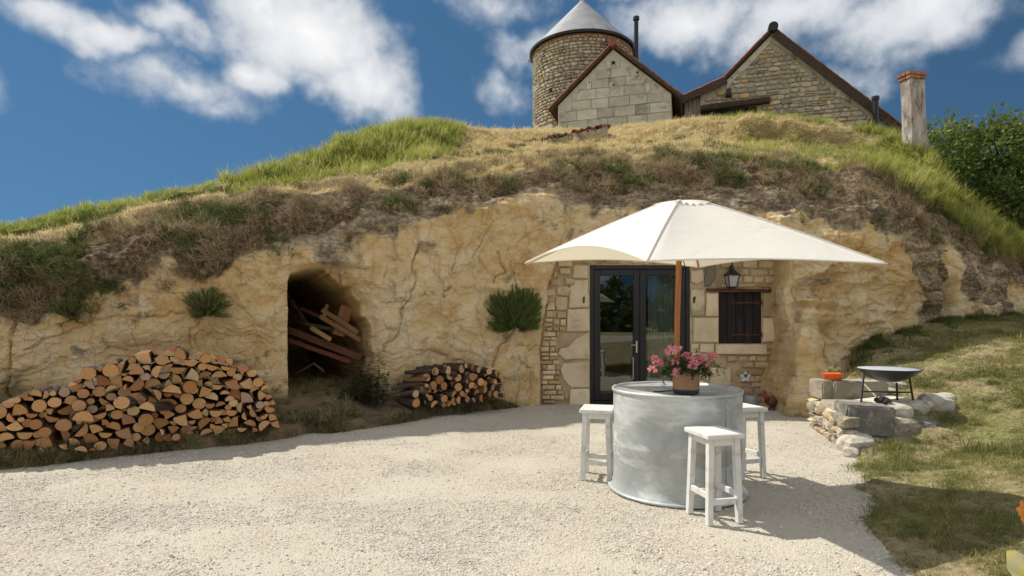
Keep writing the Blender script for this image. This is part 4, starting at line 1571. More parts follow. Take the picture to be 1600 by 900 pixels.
# ------------------------------------------------------------------ big rubble gable with lean-to
def build_house():
    Yc = 22.0
    ap = P(1207, 48, Yc)
    O = Vector((ap.x, ap.y, 0))
    za = ap.z
    t = empty('stone_farmhouse', (0, 0, 0))
    tag(t, 'large rubble stone gabled house with red tiled verges and a lean-to', 'house')
    base = 4.8
    tp = .97
    sR, sL = 3.85, -2.55
    kink = -1.60
    zk = za + kink * tp
    tl2 = .36
    zl = lambda s: (za - abs(s) * tp) if s > kink else (zk - (kink - s) * tl2)
    pts = [(sL, base), (sR, base), (sR, za - .14 - sR * tp), (0, za - .14), (kink, zk - .14), (sL, zl(sL) - .14)]
    gable_wall(t, pts, O, M_MORT)

    def ins(s, z, w, h):
        for q in (-1, 1):
            ss = s + q * w / 2
            if ss < sL + .02 or ss > sR - .02 or z + h / 2 > zl(ss) - .30:
                return False
        # dark opening under a timber lintel
        if -2.6 < s < -.30 and z < 9.40:
            return False
        return True
    it = []
    for (s, z, w, h) in courses(sL, sR, 6.9, za, .155, (.9, 2.3), ins, .014, 11):
        p = O + GD * s - GB * .005 + Vector((0, 0, z))
        it.append((p, w, .12, h, (0, 0, -ANG)))
    lay_stones('stone', it, [M_RUB1, M_RUB2, M_RUB1, M_RUB2, M_RUB1, M_RUB2, M_RUB1, M_RUB1, M_RUB2, M_RUB3], t, 300, jag=.16, cham=.22, k0=40)
    # pale mortar fillets below the verges
    for (a, c) in (((kink, zk), (0, za)), ((sR, za - sR * tp), (0, za))):
        A = O + GD * a[0] + Vector((0, 0, a[1] - .24))
        B = O + GD * c[0] + Vector((0, 0, c[1] - .24))
        d = B - A
        n = Vector((0, 0, 1))
        b = MB()
        vs = []
        for k in range(13):
            f = k / 12
            p = A + d * f - GB * .045
            wd = .13 + .10 * random.random() + (.16 if k in (5, 6) and a[0] > 0 else 0)
            vs += [p + n * .12, p - n * wd]
        b.add(vs, [(2 * k, 2 * k + 2, 2 * k + 3, 2 * k + 1) for k in range(12)])
        b.add([v + GB * .05 for v in vs], [(2 * k, 2 * k + 1, 2 * k + 3, 2 * k + 2) for k in range(12)])
        b.obj('mortar_fillet', M_MORT_PALE, t)
    # back walls
    for s0 in (sR - .2, sL + .2):
        c = O + GD * s0 + GB * 4.2
        MB().box((c.x, c.y, (base + za - 3.9) / 2), (.4, 7.4, za - 3.9 - base), (0, 0, -ANG)).obj('side_wall', M_MORT, t)
    # roof
    ov = .55
    A = O + GD * kink + Vector((0, 0, zk - .06))
    Bp = O + Vector((0, 0, za - .06))
    Cc = O + GD * (sR + ov) + Vector((0, 0, za - (sR + ov) * tp - .06))
    D = O + GD * (-4.35) + Vector((0, 0, zl(-4.35) - .06))
    roof_slab(t, A, Bp, 8.2, .10, M_DARKWOOD)
    roof_slab(t, Cc, Bp, 8.2, .10, M_DARKWOOD)
    roof_slab(t, D, A, 6.2, .07, M_DARKWOOD, 'lean_to_roof')
    verge_tiles(t, A, Bp, .27, .10, .22)
    verge_tiles(t, Cc, Bp, .27, .10, .22)
    verge_tiles(t, D + Vector((0, 0, .0)), A, .30, .075, .20)
    # barge boards on the right rake and the lean-to
    for (p, q, dz) in ((Cc, Bp, -.14), (D, A, -.13)):
        d = q - p
        c = (p + q) / 2 + Vector((0, 0, dz)) - GB * .18
        yaw = -ANG
        el = math.atan2(d.z, Vector((d.x, d.y)).length * (1 if d.dot(GD) > 0 else -1))
        M3 = Matrix.Rotation(yaw, 3, 'Z') @ Matrix.Rotation(-math.atan2(d.z, d.dot(GD)), 3, 'Y')
        MB().box(c, (d.length, .035, .20), M3, .008).obj('barge_board', M_DARKWOOD, t)
    b = MB().tube([Bp - GB * .30 + Vector((0, 0, .10)), Bp + GB * 8.0 + Vector((0, 0, .10))], .17, 12)
    b.obj('ridge_tile', M_BLACKMETAL, t)
    # purlin end
    c = O + GD * (-1.55) - GB * .16 + Vector((0, 0, za - 2.22))
    MB().box(c, (.20, .45, .26), (0, 0, -ANG), .02).obj('purlin', M_DARKWOOD, t)
    # rafters of the lean-to
    for s in (-1.9, -2.6, -3.3, -4.0):
        c = O + GD * s + Vector((0, 0, zl(s) - .20)) + GB * 1.0
        MB().box(c, (.09, 2.2, .11), (0, 0, -ANG), .008).obj('rafter', M_DARKWOOD, t)
    # plank wall of the lean-to, each board
    for k in range(12):
        s = -4.15 + k * .155
        c = O + GD * s + GB * (.12 + random.uniform(-.01, .01))
        top = zl(s) - .22
        if 4 < k < 7:
            continue
        MB().box((c.x, c.y, (base + 1 + top) / 2), (.145, .03, top - base - 1), (0, 0, -ANG), .005).obj('plank', M_GREYWOOD, t)
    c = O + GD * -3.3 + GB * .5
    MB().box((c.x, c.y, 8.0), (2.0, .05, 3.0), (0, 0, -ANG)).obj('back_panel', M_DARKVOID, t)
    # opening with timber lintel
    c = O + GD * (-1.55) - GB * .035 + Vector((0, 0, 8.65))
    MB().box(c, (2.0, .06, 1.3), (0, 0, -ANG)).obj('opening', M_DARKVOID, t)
    M3 = Matrix.Rotation(-ANG, 3, 'Z') @ Matrix.Rotation(-.03, 3, 'Y')
    c = O + GD * (-1.32) - GB * .17 + Vector((0, 0, 9.42))
    MB().box(c, (2.45, .26, .22), M3, .04).obj('lintel', M_DARKWOOD, t)
    # short flue at the right
    q = P(1368, 150, 20.6)
    f = empty('short_flue', (q.x, q.y, q.z - 1.6))
    tag(f, 'short black flue pipe at the right eave of the large house', 'flue')
    MB().tube([(0, 0, -.6), (0, 0, 1.55)], .10, 12).obj('pipe', M_BLACKMETAL, f)
    MB().lathe([(.105, 1.45), (.12, 1.47), (.12, 1.58), (.02, 1.60)], 12).obj('cowl', M_BLACKMETAL, f)
    # small low annexe behind the right eave
    c = O + GD * (sR + .35) + GB * 1.2
    MB().box((c.x, c.y, 6.4), (.5, 2.0, 3.4), (0, 0, -ANG)).obj('annexe_wall', M_MORT_PALE, t)


build_house()


# ------------------------------------------------------------------ chimney of the dwelling
def build_chimney():
    Y = 13.2
    b0 = P(1433, 275, Y)
    tp = P(1425, 115, Y)
    t = empty('rendered_chimney', (b0.x, b0.y, b0.z - .5))
    tag(t, 'tall weathered white chimney with a red brick cap on the grassy slope', 'chimney')
    H = tp.z - b0.z + .5
    m = simple('weathered_render', (.58, .53, .47), (.24, .20, .175), 4.2, .92, .8, 24.0, stretch=(1, 1, .42), dirt=(.115, .09, .075), dscale=5.5, detail=8)
    lean = (tp.x - b0.x) / H
    b = MB()
    rz = R(14)
    ws = [(.0, .31, .25), (.5, .305, .245), (.75, .30, .24), (H - .16, .275, .225)]
    rings = []
    sub = 14
    for k in range(sub + 1):
        z = (H - .16) * k / sub
        f = k / sub
        hx, hy = .225 - .03 * f, .135 - .015 * f
        ring = []
        for (x, y) in ((-hx, -hy), (0, -hy), (hx, -hy), (hx, hy), (-hx, hy)):
            q = Vector((x + random.uniform(-.008, .008), y + random.uniform(-.008, .008), 0))
            q.rotate(Euler((0, 0, rz)))
            ring.append((q.x + lean * z, q.y, z))
        rings.append(ring)
    vs = [p for r_ in rings for p in r_]
    fs = [(5 * k + i, 5 * k + (i + 1) % 5, 5 * (k + 1) + (i + 1) % 5, 5 * (k + 1) + i) for k in range(sub) for i in range(5)]
    fs.append(tuple(5 * sub + i for i in range(5)))
    b.add(vs, fs)
    b.obj('shaft', m, t)
    brick = simple('red_brick', (.30, .105, .065), (.42, .19, .12), 8, .9, .4, 40, rnd=.2, dirt=(.2, .1, .07), dscale=6)
    cz = H - .16
    # two rows of cap bricks
    me = MB().box((0, 0, 0), (1, 1, 1), None, .06).mesh('brick')
    me.materials.append(brick)
    for row, (hx, hy) in enumerate(((.225, .15), (.245, .165))):
        for (ax, n) in (('x', 3), ('y', 1)):
            for sg in (-1, 1):
                for k in range(n):
                    if ax == 'x':
                        q = Vector((-hx + (k + .5) * 2 * hx / n, sg * (hy - .055), 0))
                        sc = (2 * hx / n - .008, .11, .07)
                    else:
                        q = Vector((sg * (hx - .055), -hy + .11 + (k + .5) * (2 * hy - .22) / n, 0))
                        sc = (.11, (2 * hy - .22) / n - .008, .07)
                    q.rotate(Euler((0, 0, rz)))
                    link('brick', me, None, t, loc=(q.x + lean * H, q.y, cz + .04 + row * .075), rot=(0, 0, rz), scale=sc)
    MB().box((lean * H, 0, cz + .07), (.26, .12, .13), (0, 0, rz)).obj('flue_liner', M_DARKVOID, t)


build_chimney()


# ------------------------------------------------------------------ low ruined wall with broken clay tiles on the mound
def build_ruin():
    a, c = P(816, 238, 16.2), P(944, 214, 17.4)
    t = empty('low_tiled_wall', (0, 0, 0))
    tag(t, 'low ruined wall capped with broken red clay tiles below the tower', 'wall')
    d = c - a
    L = d.length
    yaw = math.atan2(d.y, d.x)
    b = MB()
    n = 16
    vs, fs = [], []
    perp = Vector((-d.y, d.x, 0)).normalized()
    for k in range(n + 1):
        p = a + d * (k / n)
        top = .20 + .03 * math.sin(k * 1.7) + (.05 if k > 8 else 0)
        for (o, z) in ((-.18, -.5), (-.18, top), (.22, top), (.22, -.5)):
            vs.append(p + perp * o + Vector((0, 0, z)))
    for k in range(n):
        for q in range(3):
            fs.append((4 * k + q, 4 * k + q + 1, 4 * k + 5 + q, 4 * k + 4 + q))
    fs += [(0, 3, 2, 1), (4 * n, 4 * n + 1, 4 * n + 2, 4 * n + 3)]
    b.add(vs, fs)
    b.obj('wall_core', M_MORT, t)
    me = bpy.data.meshes['verge_tile_mesh']
    rr = random.Random(3)
    old = simple('lichened_tile', (.26, .15, .095), (.38, .27, .19), 6, .9, .4, 30, rnd=.3)
    me2 = me.copy()
    me2.materials.clear()
    me2.materials.append(old)
    for k in range(22):
        f = k / 21
        p = a + d * f + Vector((0, 0, .21 + (.05 if k > 11 else 0) + rr.uniform(-.03, .04)))
        rot = (rr.uniform(-.25, .25), rr.uniform(-.15, .35), yaw - math.pi / 2 + rr.uniform(-.35, .35))
        link('tile', me if k in (12, 13, 14, 15, 17, 18) else me2, None, t, loc=p - perp * .22, rot=(rot[0], rot[1], yaw + math.pi / 2 + rr.uniform(-.3, .3)), scale=(.45, .19, .14))


build_ruin()

# ================================================================== DOOR WALL
WY = 9.82           # depth of the masonry face
M_TUF = simple('cut_tuffeau', (.64, .515, .33), (.75, .63, .43), 3.0, .9, .45, 26.0, rnd=.13, dirt=(.40, .325, .20), dscale=2.2)
M_TUFY = simple('rubble_tuffeau', (.50, .385, .215), (.64, .525, .335), 5.0, .92, .7, 26.0, rnd=.20, dirt=(.27, .20, .11), dscale=3.0)
M_TUFO = simple('ochre_tuffeau', (.40, .27, .11), (.50, .37, .19), 5.0, .92, .7, 26.0, rnd=.15)
M_TUFG = simple('dark_joint_stone', (.16, .135, .10), (.24, .205, .15), 5.0, .92, .7, 26.0, rnd=.15)
M_JOINT = simple('earth_mortar', (.44, .32, .19), (.56, .44, .28), 6.0, .95, .7, 30.0, dirt=(.26, .18, .10), dscale=2.0)
M_PATCH = simple('brown_plaster', (.38, .27, .165), (.46, .34, .22), 4.0, .95, .5, 30.0)
M_DOORBLACK = simple('black_door_frame', (.006, .0065, .008), (.009, .010, .011), 10, .38, 0, spec=.45)
M_RUST = simple('rusty_iron', (.07, .03, .018), (.14, .06, .032), 14, .8, .4, 60, metal=.2)


def glass_material():
    m, T, b = new_mat('door_glass')
    T.n.remove(b)
    tr = T.new('ShaderNodeBsdfTransparent')
    tr.inputs[0].default_value = (.75, .80, .78, 1)
    gl = T.new('ShaderNodeBsdfGlossy')
    gl.inputs['Roughness'].default_value = .0
    fr = T.new('ShaderNodeFresnel')
    fr.inputs[0].default_value = 1.75
    f = T.math('MULTIPLY', fr.outputs[0], 1.35, clamp=True)
    mx = T.new('ShaderNodeMixShader')
    T.l.new(f, mx.inputs[0])
    T.l.new(tr.outputs[0], mx.inputs[1])
    T.l.new(gl.outputs[0], mx.inputs[2])
    T.l.new(mx.outputs[0], T.n['Material Output'].inputs[0])
    return m


M_GLASS = glass_material()


def wx(px):
    return (px - 800) / FPX * WY


def wz(py):
    return CAMH - (py - HORZ) / FPX * WY


def poly_block(name, pts, mat, parent, y0, depth, inset=.012, jag=0.0, seed=0):
    """outlined block in the wall plane: pts in photo pixels of the wall face"""
    rr = random.Random(seed)
    P2 = [(wx(x), wz(y)) for x, y in pts]
    # subdivide + roughen the outline
    Q = []
    n = len(P2)
    for i in range(n):
        a, c = P2[i], P2[(i + 1) % n]
        L = math.hypot(c[0] - a[0], c[1] - a[1])
        k = max(1, int(L / .09))
        for q in range(k):
            f = q / k
            j = jag * (1 if q else .5)
            Q.append((a[0] + (c[0] - a[0]) * f + rr.uniform(-j, j), a[1] + (c[1] - a[1]) * f + rr.uniform(-j, j)))
    cx = sum(p[0] for p in Q) / len(Q)
    cz = sum(p[1] for p in Q) / len(Q)
    n = len(Q)
    vs = [(x, y0 + depth, z) for x, z in Q]
    vs += [(x, y0 + inset * .8, z) for x, z in Q]
    ins = []
    for x, z in Q:
        L = math.hypot(x - cx, z - cz) + 1e-6
        k = 1 - min(.5, inset * 1.2 / L)
        ins.append((cx + (x - cx) * k, y0 + rr.uniform(-.004, .004), cz + (z - cz) * k))
    vs += ins
    vs.append((cx, y0 - .004, cz))
    fs = []
    for i in range(n):
        j = (i + 1) % n
        fs += [(i, n + i, n + j, j), (n + i, 2 * n + i, 2 * n + j, n + j), (2 * n + i, 3 * n, 2 * n + j)]
    b = MB()
    b.add(vs, fs)
    o = b.obj(name, mat, parent)
    bm = bmesh.new()
    bm.from_mesh(o.data)
    bmesh.ops.recalc_face_normals(bm, faces=bm.faces)
    bm.to_mesh(o.data)
    bm.free()
    return o


def rect(x0, y0, x1, y1):
    return [(x0, y0), (x1, y0), (x1, y1), (x0, y1)]


DOOR = (922, 414, 1079, 634)
SHUT = (1124, 456, 1191, 537)


def build_masonry():
    t = empty('door_wall', (0, 0, 0))
    tag(t, 'cut and rubble stone wall closing the rock niche around door and shutter', 'wall')
    # core with the openings left free, in slabs that butt against each other
    x0, x1, yt, yb = 836, 1256, 372, 650
    y_face = WY + .035
    th = .28

    def slab(a, b_, c, d):
        MB().box(((wx(a) + wx(c)) / 2, y_face + th / 2, (wz(b_) + wz(d)) / 2), (abs(wx(c) - wx(a)), th, abs(wz(b_) - wz(d)))).obj('core', M_JOINT, t)
    slab(x0, yt, DOOR[0], yb)
    slab(DOOR[0], yt, DOOR[2], DOOR[1])
    slab(DOOR[2], yt, SHUT[0], yb)
    slab(SHUT[0], yt, SHUT[2], SHUT[1])
    slab(SHUT[0], SHUT[3], SHUT[2], yb)
    slab(SHUT[2], yt, x1, yb)
    big = [  # left of the door
        [(897, 415), (919, 414), (919, 435), (895, 434)],
        [(898, 438), (919, 437), (920, 480), (889, 481), (890, 462)],
        [(887, 483), (921, 483), (921, 517), (886, 518)],
        [(900, 530), (921, 519), (921, 561), (884, 562), (872, 553), (876, 544), (888, 542)],
        [(880, 568), (921, 566), (921, 605), (892, 606), (880, 592), (876, 578)],
        [(891, 609), (921, 608), (921, 641), (889, 641)],
        # right of the door
        [(1080, 453), (1101, 452), (1101, 492), (1098, 494), (1080, 494)],
        [(1104, 457), (1123, 457), (1123, 494), (1103, 494)],
        [(1084, 497), (1123, 496), (1123, 535), (1084, 535)],
        [(1080, 538), (1092, 537), (1092, 572), (1080, 572)],
        [(1094, 537), (1116, 537), (1116, 551), (1094, 551)],
        [(1110, 575), (1142, 574), (1142, 602), (1109, 602)],
        [(1082, 575), (1107, 575), (1107, 604), (1082, 604)],
        [(1081, 607), (1120, 606), (1120, 640), (1081, 640)],
        [(1193, 458), (1209, 457), (1210, 494), (1193, 494)],
        [(1193, 497), (1212, 496), (1226, 520), (1226, 534), (1193, 534)],
        [(1080, 424), (1098, 421), (1100, 438), (1090, 444), (1080, 440)],
    ]
    for k, pl in enumerate(big):
        poly_block('block', pl, M_TUF if k != 14 else M_PATCH, t, WY - .01 + random.uniform(-.008, .008), .09, .014, .006, k)
    poly_block('sill', [(1118, 538), (1196, 538), (1196, 553), (1118, 553)], M_TUF, t, WY - .06, .16, .010, .003, 90)
    poly_block('plaster_patch', [(872, 520), (885, 520), (912, 520), (915, 524), (890, 540), (876, 543), (866, 548), (866, 530)], M_PATCH, t, WY + .012, .05, .012, .012, 91)
    poly_block('lintel_patch', [(1104, 418), (1118, 413), (1118, 434), (1110, 446), (1101, 448), (1101, 432)], M_TUFG, t, WY + .005, .05, .012, .012, 92)
    small = [rect(875, 419, 891, 428), [(883, 434), (897, 436), (898, 445), (884, 446)], [(870, 449), (886, 446), (893, 452), (888, 462), (871, 461)],
             [(868, 464), (887, 464), (886, 484), (868, 484)], [(857, 474), (866, 470), (867, 484), (853, 484)], [(891, 446), (896, 446), (892, 456), (889, 452)],
             rect(854, 486, 868, 496), rect(871, 487, 885, 497), rect(851, 498, 863, 503), rect(865, 498, 874, 507), rect(876, 499, 884, 508), rect(850, 505, 862, 510),
             [(853, 454), (866, 452), (867, 461), (856, 463)], rect(860, 436, 872, 446), rect(872, 408, 894, 416), rect(878, 398, 905, 406), rect(866, 424, 874, 433)]
    for k, pl in enumerate(small):
        poly_block('stone', pl, M_TUFY, t, WY - .005 + random.uniform(-.015, .01), .08, .010, .005, 200 + k)
    # thin rubble, lower left
    rr = random.Random(8)
    y = 511.0
    k = 0
    while y < 638:
        h = rr.uniform(6, 9.5)
        xa = np.interp(y, [511, 545, 575, 640], [850, 843, 844, 846]) + rr.uniform(-1, 3)
        xb = np.interp(y, [511, 520, 545, 565, 600, 612, 640], [884, 870, 872, 874, 876, 888, 888])
        x = xa
        while x < xb - 4:
            w = min(rr.uniform(9, 24), xb - x)
            if y > 600 and x > 868 and rr.random() < .7:
                break
            poly_block('stone', [(x + 1, y + rr.uniform(0, 1.5)), (x + w - 1, y + rr.uniform(0, 1.5)), (x + w - .8, y + h - rr.uniform(.6, 1.6)), (x + .8, y + h - rr.uniform(.6, 1.6))],
                       rr.choice([M_TUFY, M_TUFY, M_TUF, M_TUFO]), t, WY - .02 + rr.uniform(-.025, .02), .10, .010, .006, 300 + k)
            x += w
            k += 1
        y += h
    # rubble over and under the shutter, right
    def fill(xa, ya, xb, yb_, hr, wr, avoid, seed):
        r2 = random.Random(seed)
        y = ya
        q = 0
        while y < yb_ - 3:
            h = min(r2.uniform(*hr), yb_ - y)
            x = xa + r2.uniform(-4, 0)
            while x < xb:
                w = r2.uniform(*wr)
                cxm, cym = x + w / 2, y + h / 2
                if not any(a - w * .4 < cxm < c + w * .4 and b_ - h * .45 < cym < d + h * .45 for a, b_, c, d in avoid):
                    poly_block('stone', [(x + 1, y + r2.uniform(.3, 2)), (x + w * .5, y + r2.uniform(.2, 1.2)), (x + w - 1, y + r2.uniform(.3, 2)), (x + w - .8, y + h - r2.uniform(.8, 2)), (x + w * .5, y + h - r2.uniform(.5, 1)), (x + .8, y + h - r2.uniform(.8, 2))],
                               r2.choice([M_TUFY, M_TUFY, M_TUFY, M_TUF, M_TUFO]), t, WY + .0 + r2.uniform(-.02, .012), .09, .022, .013, seed * 1000 + q)
                x += w
                q += 1
            y += h
    fill(1080, 380, 1236, 450, (11, 17), (16, 34), [(1080, 420, 1100, 446), (1101, 412, 1120, 449)], 41)
    fill(880, 376, 1079, 413, (11, 17), (18, 40), [], 44)
    fill(1140, 555, 1246, 642, (8, 12), (13, 28), [(1108, 573, 1142, 603)], 42)
    fill(1212, 450, 1244, 500, (9, 14), (14, 24), [(1192, 456, 1211, 496)], 46)
    fill(1229, 500, 1246, 538, (9, 14), (12, 20), [], 47)
    fill(1122, 604, 1142, 642, (9, 13), (13, 22), [], 43)
    fill(1198, 538, 1246, 555, (9, 13), (14, 28), [], 45)
    # small old hinge pins
    for (px, py) in ((912, 468), (1084, 468)):
        o = empty('iron_pintle', (wx(px), WY - .02, wz(py)))
        o.parent = t
        MB().tube([(0, .06, 0), (0, -.05, 0), (0, -.055, .05)], .010, 6).obj('pin', M_RUST, o)
        MB().box((0, .004, -.01), (.03, .012, .10), None, .004).obj('plate', M_RUST, o)
    return t


build_masonry()


# ------------------------------------------------------------------ glazed double door
def build_door():
    x0, x1 = wx(DOOR[0]), wx(DOOR[2])
    zt = wz(DOOR[1])
    W = x1 - x0
    yf = WY + .05
    t = empty('glazed_double_door', ((x0 + x1) / 2, yf, 0))
    tag(t, 'black framed glazed double door set in the stone wall', 'door')
    fw = .07
    for sg in (-1, 1):
        MB().box((sg * (W / 2 - fw / 2), .04, zt / 2), (fw, .12, zt), None, .006).obj('frame_jamb', M_DOORBLACK, t)
    MB().box((0, .04, zt - fw / 2), (W - 2 * fw - .002, .118, fw), None, .006).obj('frame_head', M_DOORBLACK, t)
    MB().box((0, .03, .025), (W - 2 * fw - .002, .16, .05), None, .006).obj('threshold', M_DOORBLACK, t)
    lw = (W - 2 * fw - .006) / 2
    st = .105
    for sg in (-1, 1):
        cx = sg * (lw / 2 + .0015)
        L = empty('door_leaf', (cx, 0, 0))
        L.parent = t
        z0, z1 = .055, zt - fw - .003
        b = MB()
        b.box((-lw / 2 + st / 2, .02, (z0 + z1) / 2), (st, .06, z1 - z0), None, .006)
        b.box((lw / 2 - st / 2, .02, (z0 + z1) / 2), (st, .06, z1 - z0), None, .006)
        b.box((0, .02, z1 - .05), (lw - 2 * st, .058, .10), None, .004)
        b.box((0, .02, z0 + .06), (lw - 2 * st, .058, .12), None, .004)
        b.obj('leaf_frame', M_DOORBLACK, L)
        MB().box((0, .025, (z0 + z1) / 2), (lw - 2 * st + .02, .012, z1 - z0 - .20)).obj('glass_pane', M_GLASS, L)
    steel = simple('brushed_steel', (.55, .55, .55), (.65, .65, .65), 20, .3, 0, metal=1.0)
    o = empty('door_handle', (-.055, -.02, .95))
    o.parent = t
    MB().box((0, .0, 0), (.03, .012, .2), None, .004).obj('plate', steel, o)
    MB().tube([(0, 0, .03), (0, -.05, .03), (-.11, -.055, .03)], .009, 8).obj('lever', steel, o)
    # long pull bar low on the left leaf
    MB().tube([(-.12, -.02, .42), (-.12, -.06, .42), (-.12, -.06, .78), (-.12, -.02, .78)], .008, 8).obj('pull_bar', steel, t)
    # curtain behind the right leaf
    m, T, b = new_mat('pale_curtain')
    b.inputs['Base Color'].default_value = (.62, .62, .58, 1)
    b.inputs['Roughness'].default_value = .9
    c = MB()
    vs, fs = [], []
    n = 60
    for k in range(n + 1):
        x = .20 + .52 * k / n
        y = .26 + .035 * math.sin(k * .95) + .012 * math.sin(k * 2.3 + 1)
        vs += [(x, y, .06), (x + .01 * math.sin(k), y * 1.0, 1.2), (x, y, 2.25)]
    for k in range(n):
        fs += [(3 * k, 3 * k + 3, 3 * k + 4, 3 * k + 1), (3 * k + 1, 3 * k + 4, 3 * k + 5, 3 * k + 2)]
    c.add(vs, fs)
    o = c.obj('curtain', m, None, smooth=True, loc=((x0 + x1) / 2, yf, 0))
    tag(o, 'pale curtain hanging behind the right leaf of the glazed door', 'curtain')
    # the room behind: floor, back wall
    MBR = MB()
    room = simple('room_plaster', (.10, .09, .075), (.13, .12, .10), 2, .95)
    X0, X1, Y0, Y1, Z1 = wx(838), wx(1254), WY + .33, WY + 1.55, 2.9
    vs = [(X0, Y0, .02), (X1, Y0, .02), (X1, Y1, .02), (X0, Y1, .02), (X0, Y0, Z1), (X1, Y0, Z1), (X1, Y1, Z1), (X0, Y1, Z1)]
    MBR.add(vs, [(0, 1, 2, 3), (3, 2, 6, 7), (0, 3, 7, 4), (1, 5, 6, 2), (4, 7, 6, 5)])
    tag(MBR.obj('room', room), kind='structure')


build_door()


# ------------------------------------------------------------------ shutter, iron bar, lantern
def build_shutter():
    x0, x1, z1, z0 = wx(SHUT[0]), wx(SHUT[2]), wz(SHUT[1]), wz(SHUT[3])
    W, H = x1 - x0, z1 - z0
    t = empty('wooden_shutter', ((x0 + x1) / 2, WY + .05, z0))
    tag(t, 'dark weathered plank shutter closing the small window', 'shutter')
    m = simple('black_brown_planks', (.012, .009, .009), (.035, .026, .025), 3.0, .75, .6, 30.0, stretch=(14, 14, 1.2), rnd=.25, dirt=(.07, .06, .057), dscale=1.6)
    n = 5
    for k in range(n):
        w = W / n
        MB().box((-W / 2 + (k + .5) * w, .0, H / 2 + random.uniform(-.006, 0)), (w - .006, .03, H - .012), None, .005).obj('plank', m, t)
    for z in (.17 * H, .79 * H):
        s = empty('strap_hinge', (0, -.02, z))
        s.parent = t
        MB().box((W * .14, 0, 0), (W * .70, .008, .028), None, .002).obj('strap', M_RUST, s)
        MB().tube([(W * .49, -.012, -.035), (W * .49, -.012, .035)], .013, 8).obj('knuckle', M_RUST, s)
        for q in range(3):
            MB().box((-W * .14 + q * W * .22, -.007, 0), (.014, .01, .014), None, .003).obj('nail', M_RUST, s)
    # reveal behind
    MB().box((0, .10, H / 2), (W, .02, H)).obj('backing', M_DARKVOID, t)
    xa, xb, z = wx(1104), wx(1207), wz(453.5)
    b = MB().box(((xa + xb) / 2, WY - .02, z), (xb - xa, .09, .045), (0, .012, 0), .006)
    tag(b.obj('iron_lintel', M_RUST), 'rusty flat iron lintel bar above the shutter', 'lintel')


build_shutter()


def build_lantern():
    c = P(1141, 437, 9.70)
    t = empty('wall_lantern', (c.x, WY - .02, c.z))
    tag(t, 'black wall lantern on a curved bracket above the shutter', 'lantern')
    d = -.17
    m = M_BLACKMETAL
    gl = simple('frosted_lamp_glass', (.35, .36, .33), (.42, .42, .39), 4, .25, 0, spec=.5)
    b = MB()
    # tapering four-sided glass body
    def frust(b, z0, r0, z1, r1):
        vs = []
        for z, r_ in ((z0, r0), (z1, r1)):
            vs += [(x * r_, d + y * r_, z) for x, y in ((-1, -1), (1, -1), (1, 1), (-1, 1))]
        b.add(vs, [(3, 2, 1, 0), (4, 5, 6, 7), (0, 1, 5, 4), (1, 2, 6, 5), (2, 3, 7, 6), (3, 0, 4, 7)])
    frust(b, -.12, .055, .06, .088)
    b.obj('glass', gl, t)
    b = MB()
    for sx, sy in ((-1, -1), (1, -1), (1, 1), (-1, 1)):
        b.tube([(sx * .056, d + sy * .056, -.13), (sx * .09, d + sy * .09, .065)], .009, 6)
    frust(b, -.145, .045, -.118, .062)
    b.obj('cage', m, t)
    b = MB()
    frust(b, .058, .108, .075, .108)
    frust(b, .075, .10, .15, .035)
    b.lathe([(.03, .15), (.038, .17), (.02, .19), (.012, .21)], 10, (0, d, 0))
    b.obj('cap', m, t)
    b = MB()
    pts = [(0, d + .0, .20)] + [(0, d + .085 - .085 * math.cos(a), .20 + .085 * math.sin(a)) for a in [math.pi * k / 8 for k in range(1, 9)]] + [(.0, -.005, .13)]
    b.tube([(x + .06 * min(1, i / 6), y, z) for i, (x, y, z) in enumerate(pts)], .011, 8)
    b.obj('bracket', m, t)
    MB().box((.06, .012, .15), (.07, .02, .16), None, .006).obj('back_plate', m, t)


build_lantern()


# ================================================================== FIREWOOD
def wood_mats():
    m, T, b = new_mat('cut_wood_end')
    tc = T.new('ShaderNodeTexCoord')
    oi = T.new('ShaderNodeObjectInfo')
    v = tc.outputs['Object']
    rings = T.new('ShaderNodeTexWave', wave_type='RINGS', rings_direction='Y')
    T.l.new(v, rings.inputs[0])
    rings.inputs['Scale'].default_value = 9.0
    rings.inputs['Distortion'].default_value = 2.5
    rings.inputs['Detail'].default_value = 3
    base = T.ramp(T.math('FRACT', T.math('MULTIPLY', oi.outputs['Random'], 7.3)), [(0, (.27, .115, .045)), (.15, (.54, .295, .12)), (.35, (.64, .40, .195)), (.55, (.52, .26, .10)), (.72, (.58, .36, .19)), (.86, (.37, .15, .06)), (.93, (.42, .32, .23)), (1, (.70, .50, .28))])
    col = T.mix(T.math('MULTIPLY', rings.outputs[0], .28), base, (.28, .13, .05))
    col = T.mix(T.math('MULTIPLY', T.mapr(T.noise(v, 9, 5, .7), .52, .72), .45), col, (.22, .12, .06))
    # drying splits that run out from the heart
    sp = T.new('ShaderNodeSeparateXYZ')
    T.l.new(v, sp.inputs[0])
    ang = T.math('ARCTAN2', sp.outputs[2], sp.outputs[0])
    ang = T.math('ADD', ang, T.math('MULTIPLY', oi.outputs['Random'], 40.0))
    ang = T.math('ADD', ang, T.math('MULTIPLY', T.noise(v, 3.0, 3, .6), 1.6))
    sl = T.math('ABSOLUTE', T.math('SINE', T.math('MULTIPLY', ang, 2.5)))
    col = T.mix(T.math('MULTIPLY', T.math('SUBTRACT', 1.0, T.mapr(sl, .02, .16)), .55), col, (.10, .05, .025))
    T.l.new(col, b.inputs['Base Color'])
    b.inputs['Roughness'].default_value = .85
    b.inputs['Specular IOR Level'].default_value = .15
    end = m
    bark = simple('bark', (.045, .03, .021), (.13, .085, .058), 5, .95, .9, 22, rnd=.3, stretch=(1, .4, 1), dirt=(.20, .17, .14), dscale=3.0, bdist=.02)
    return end, bark


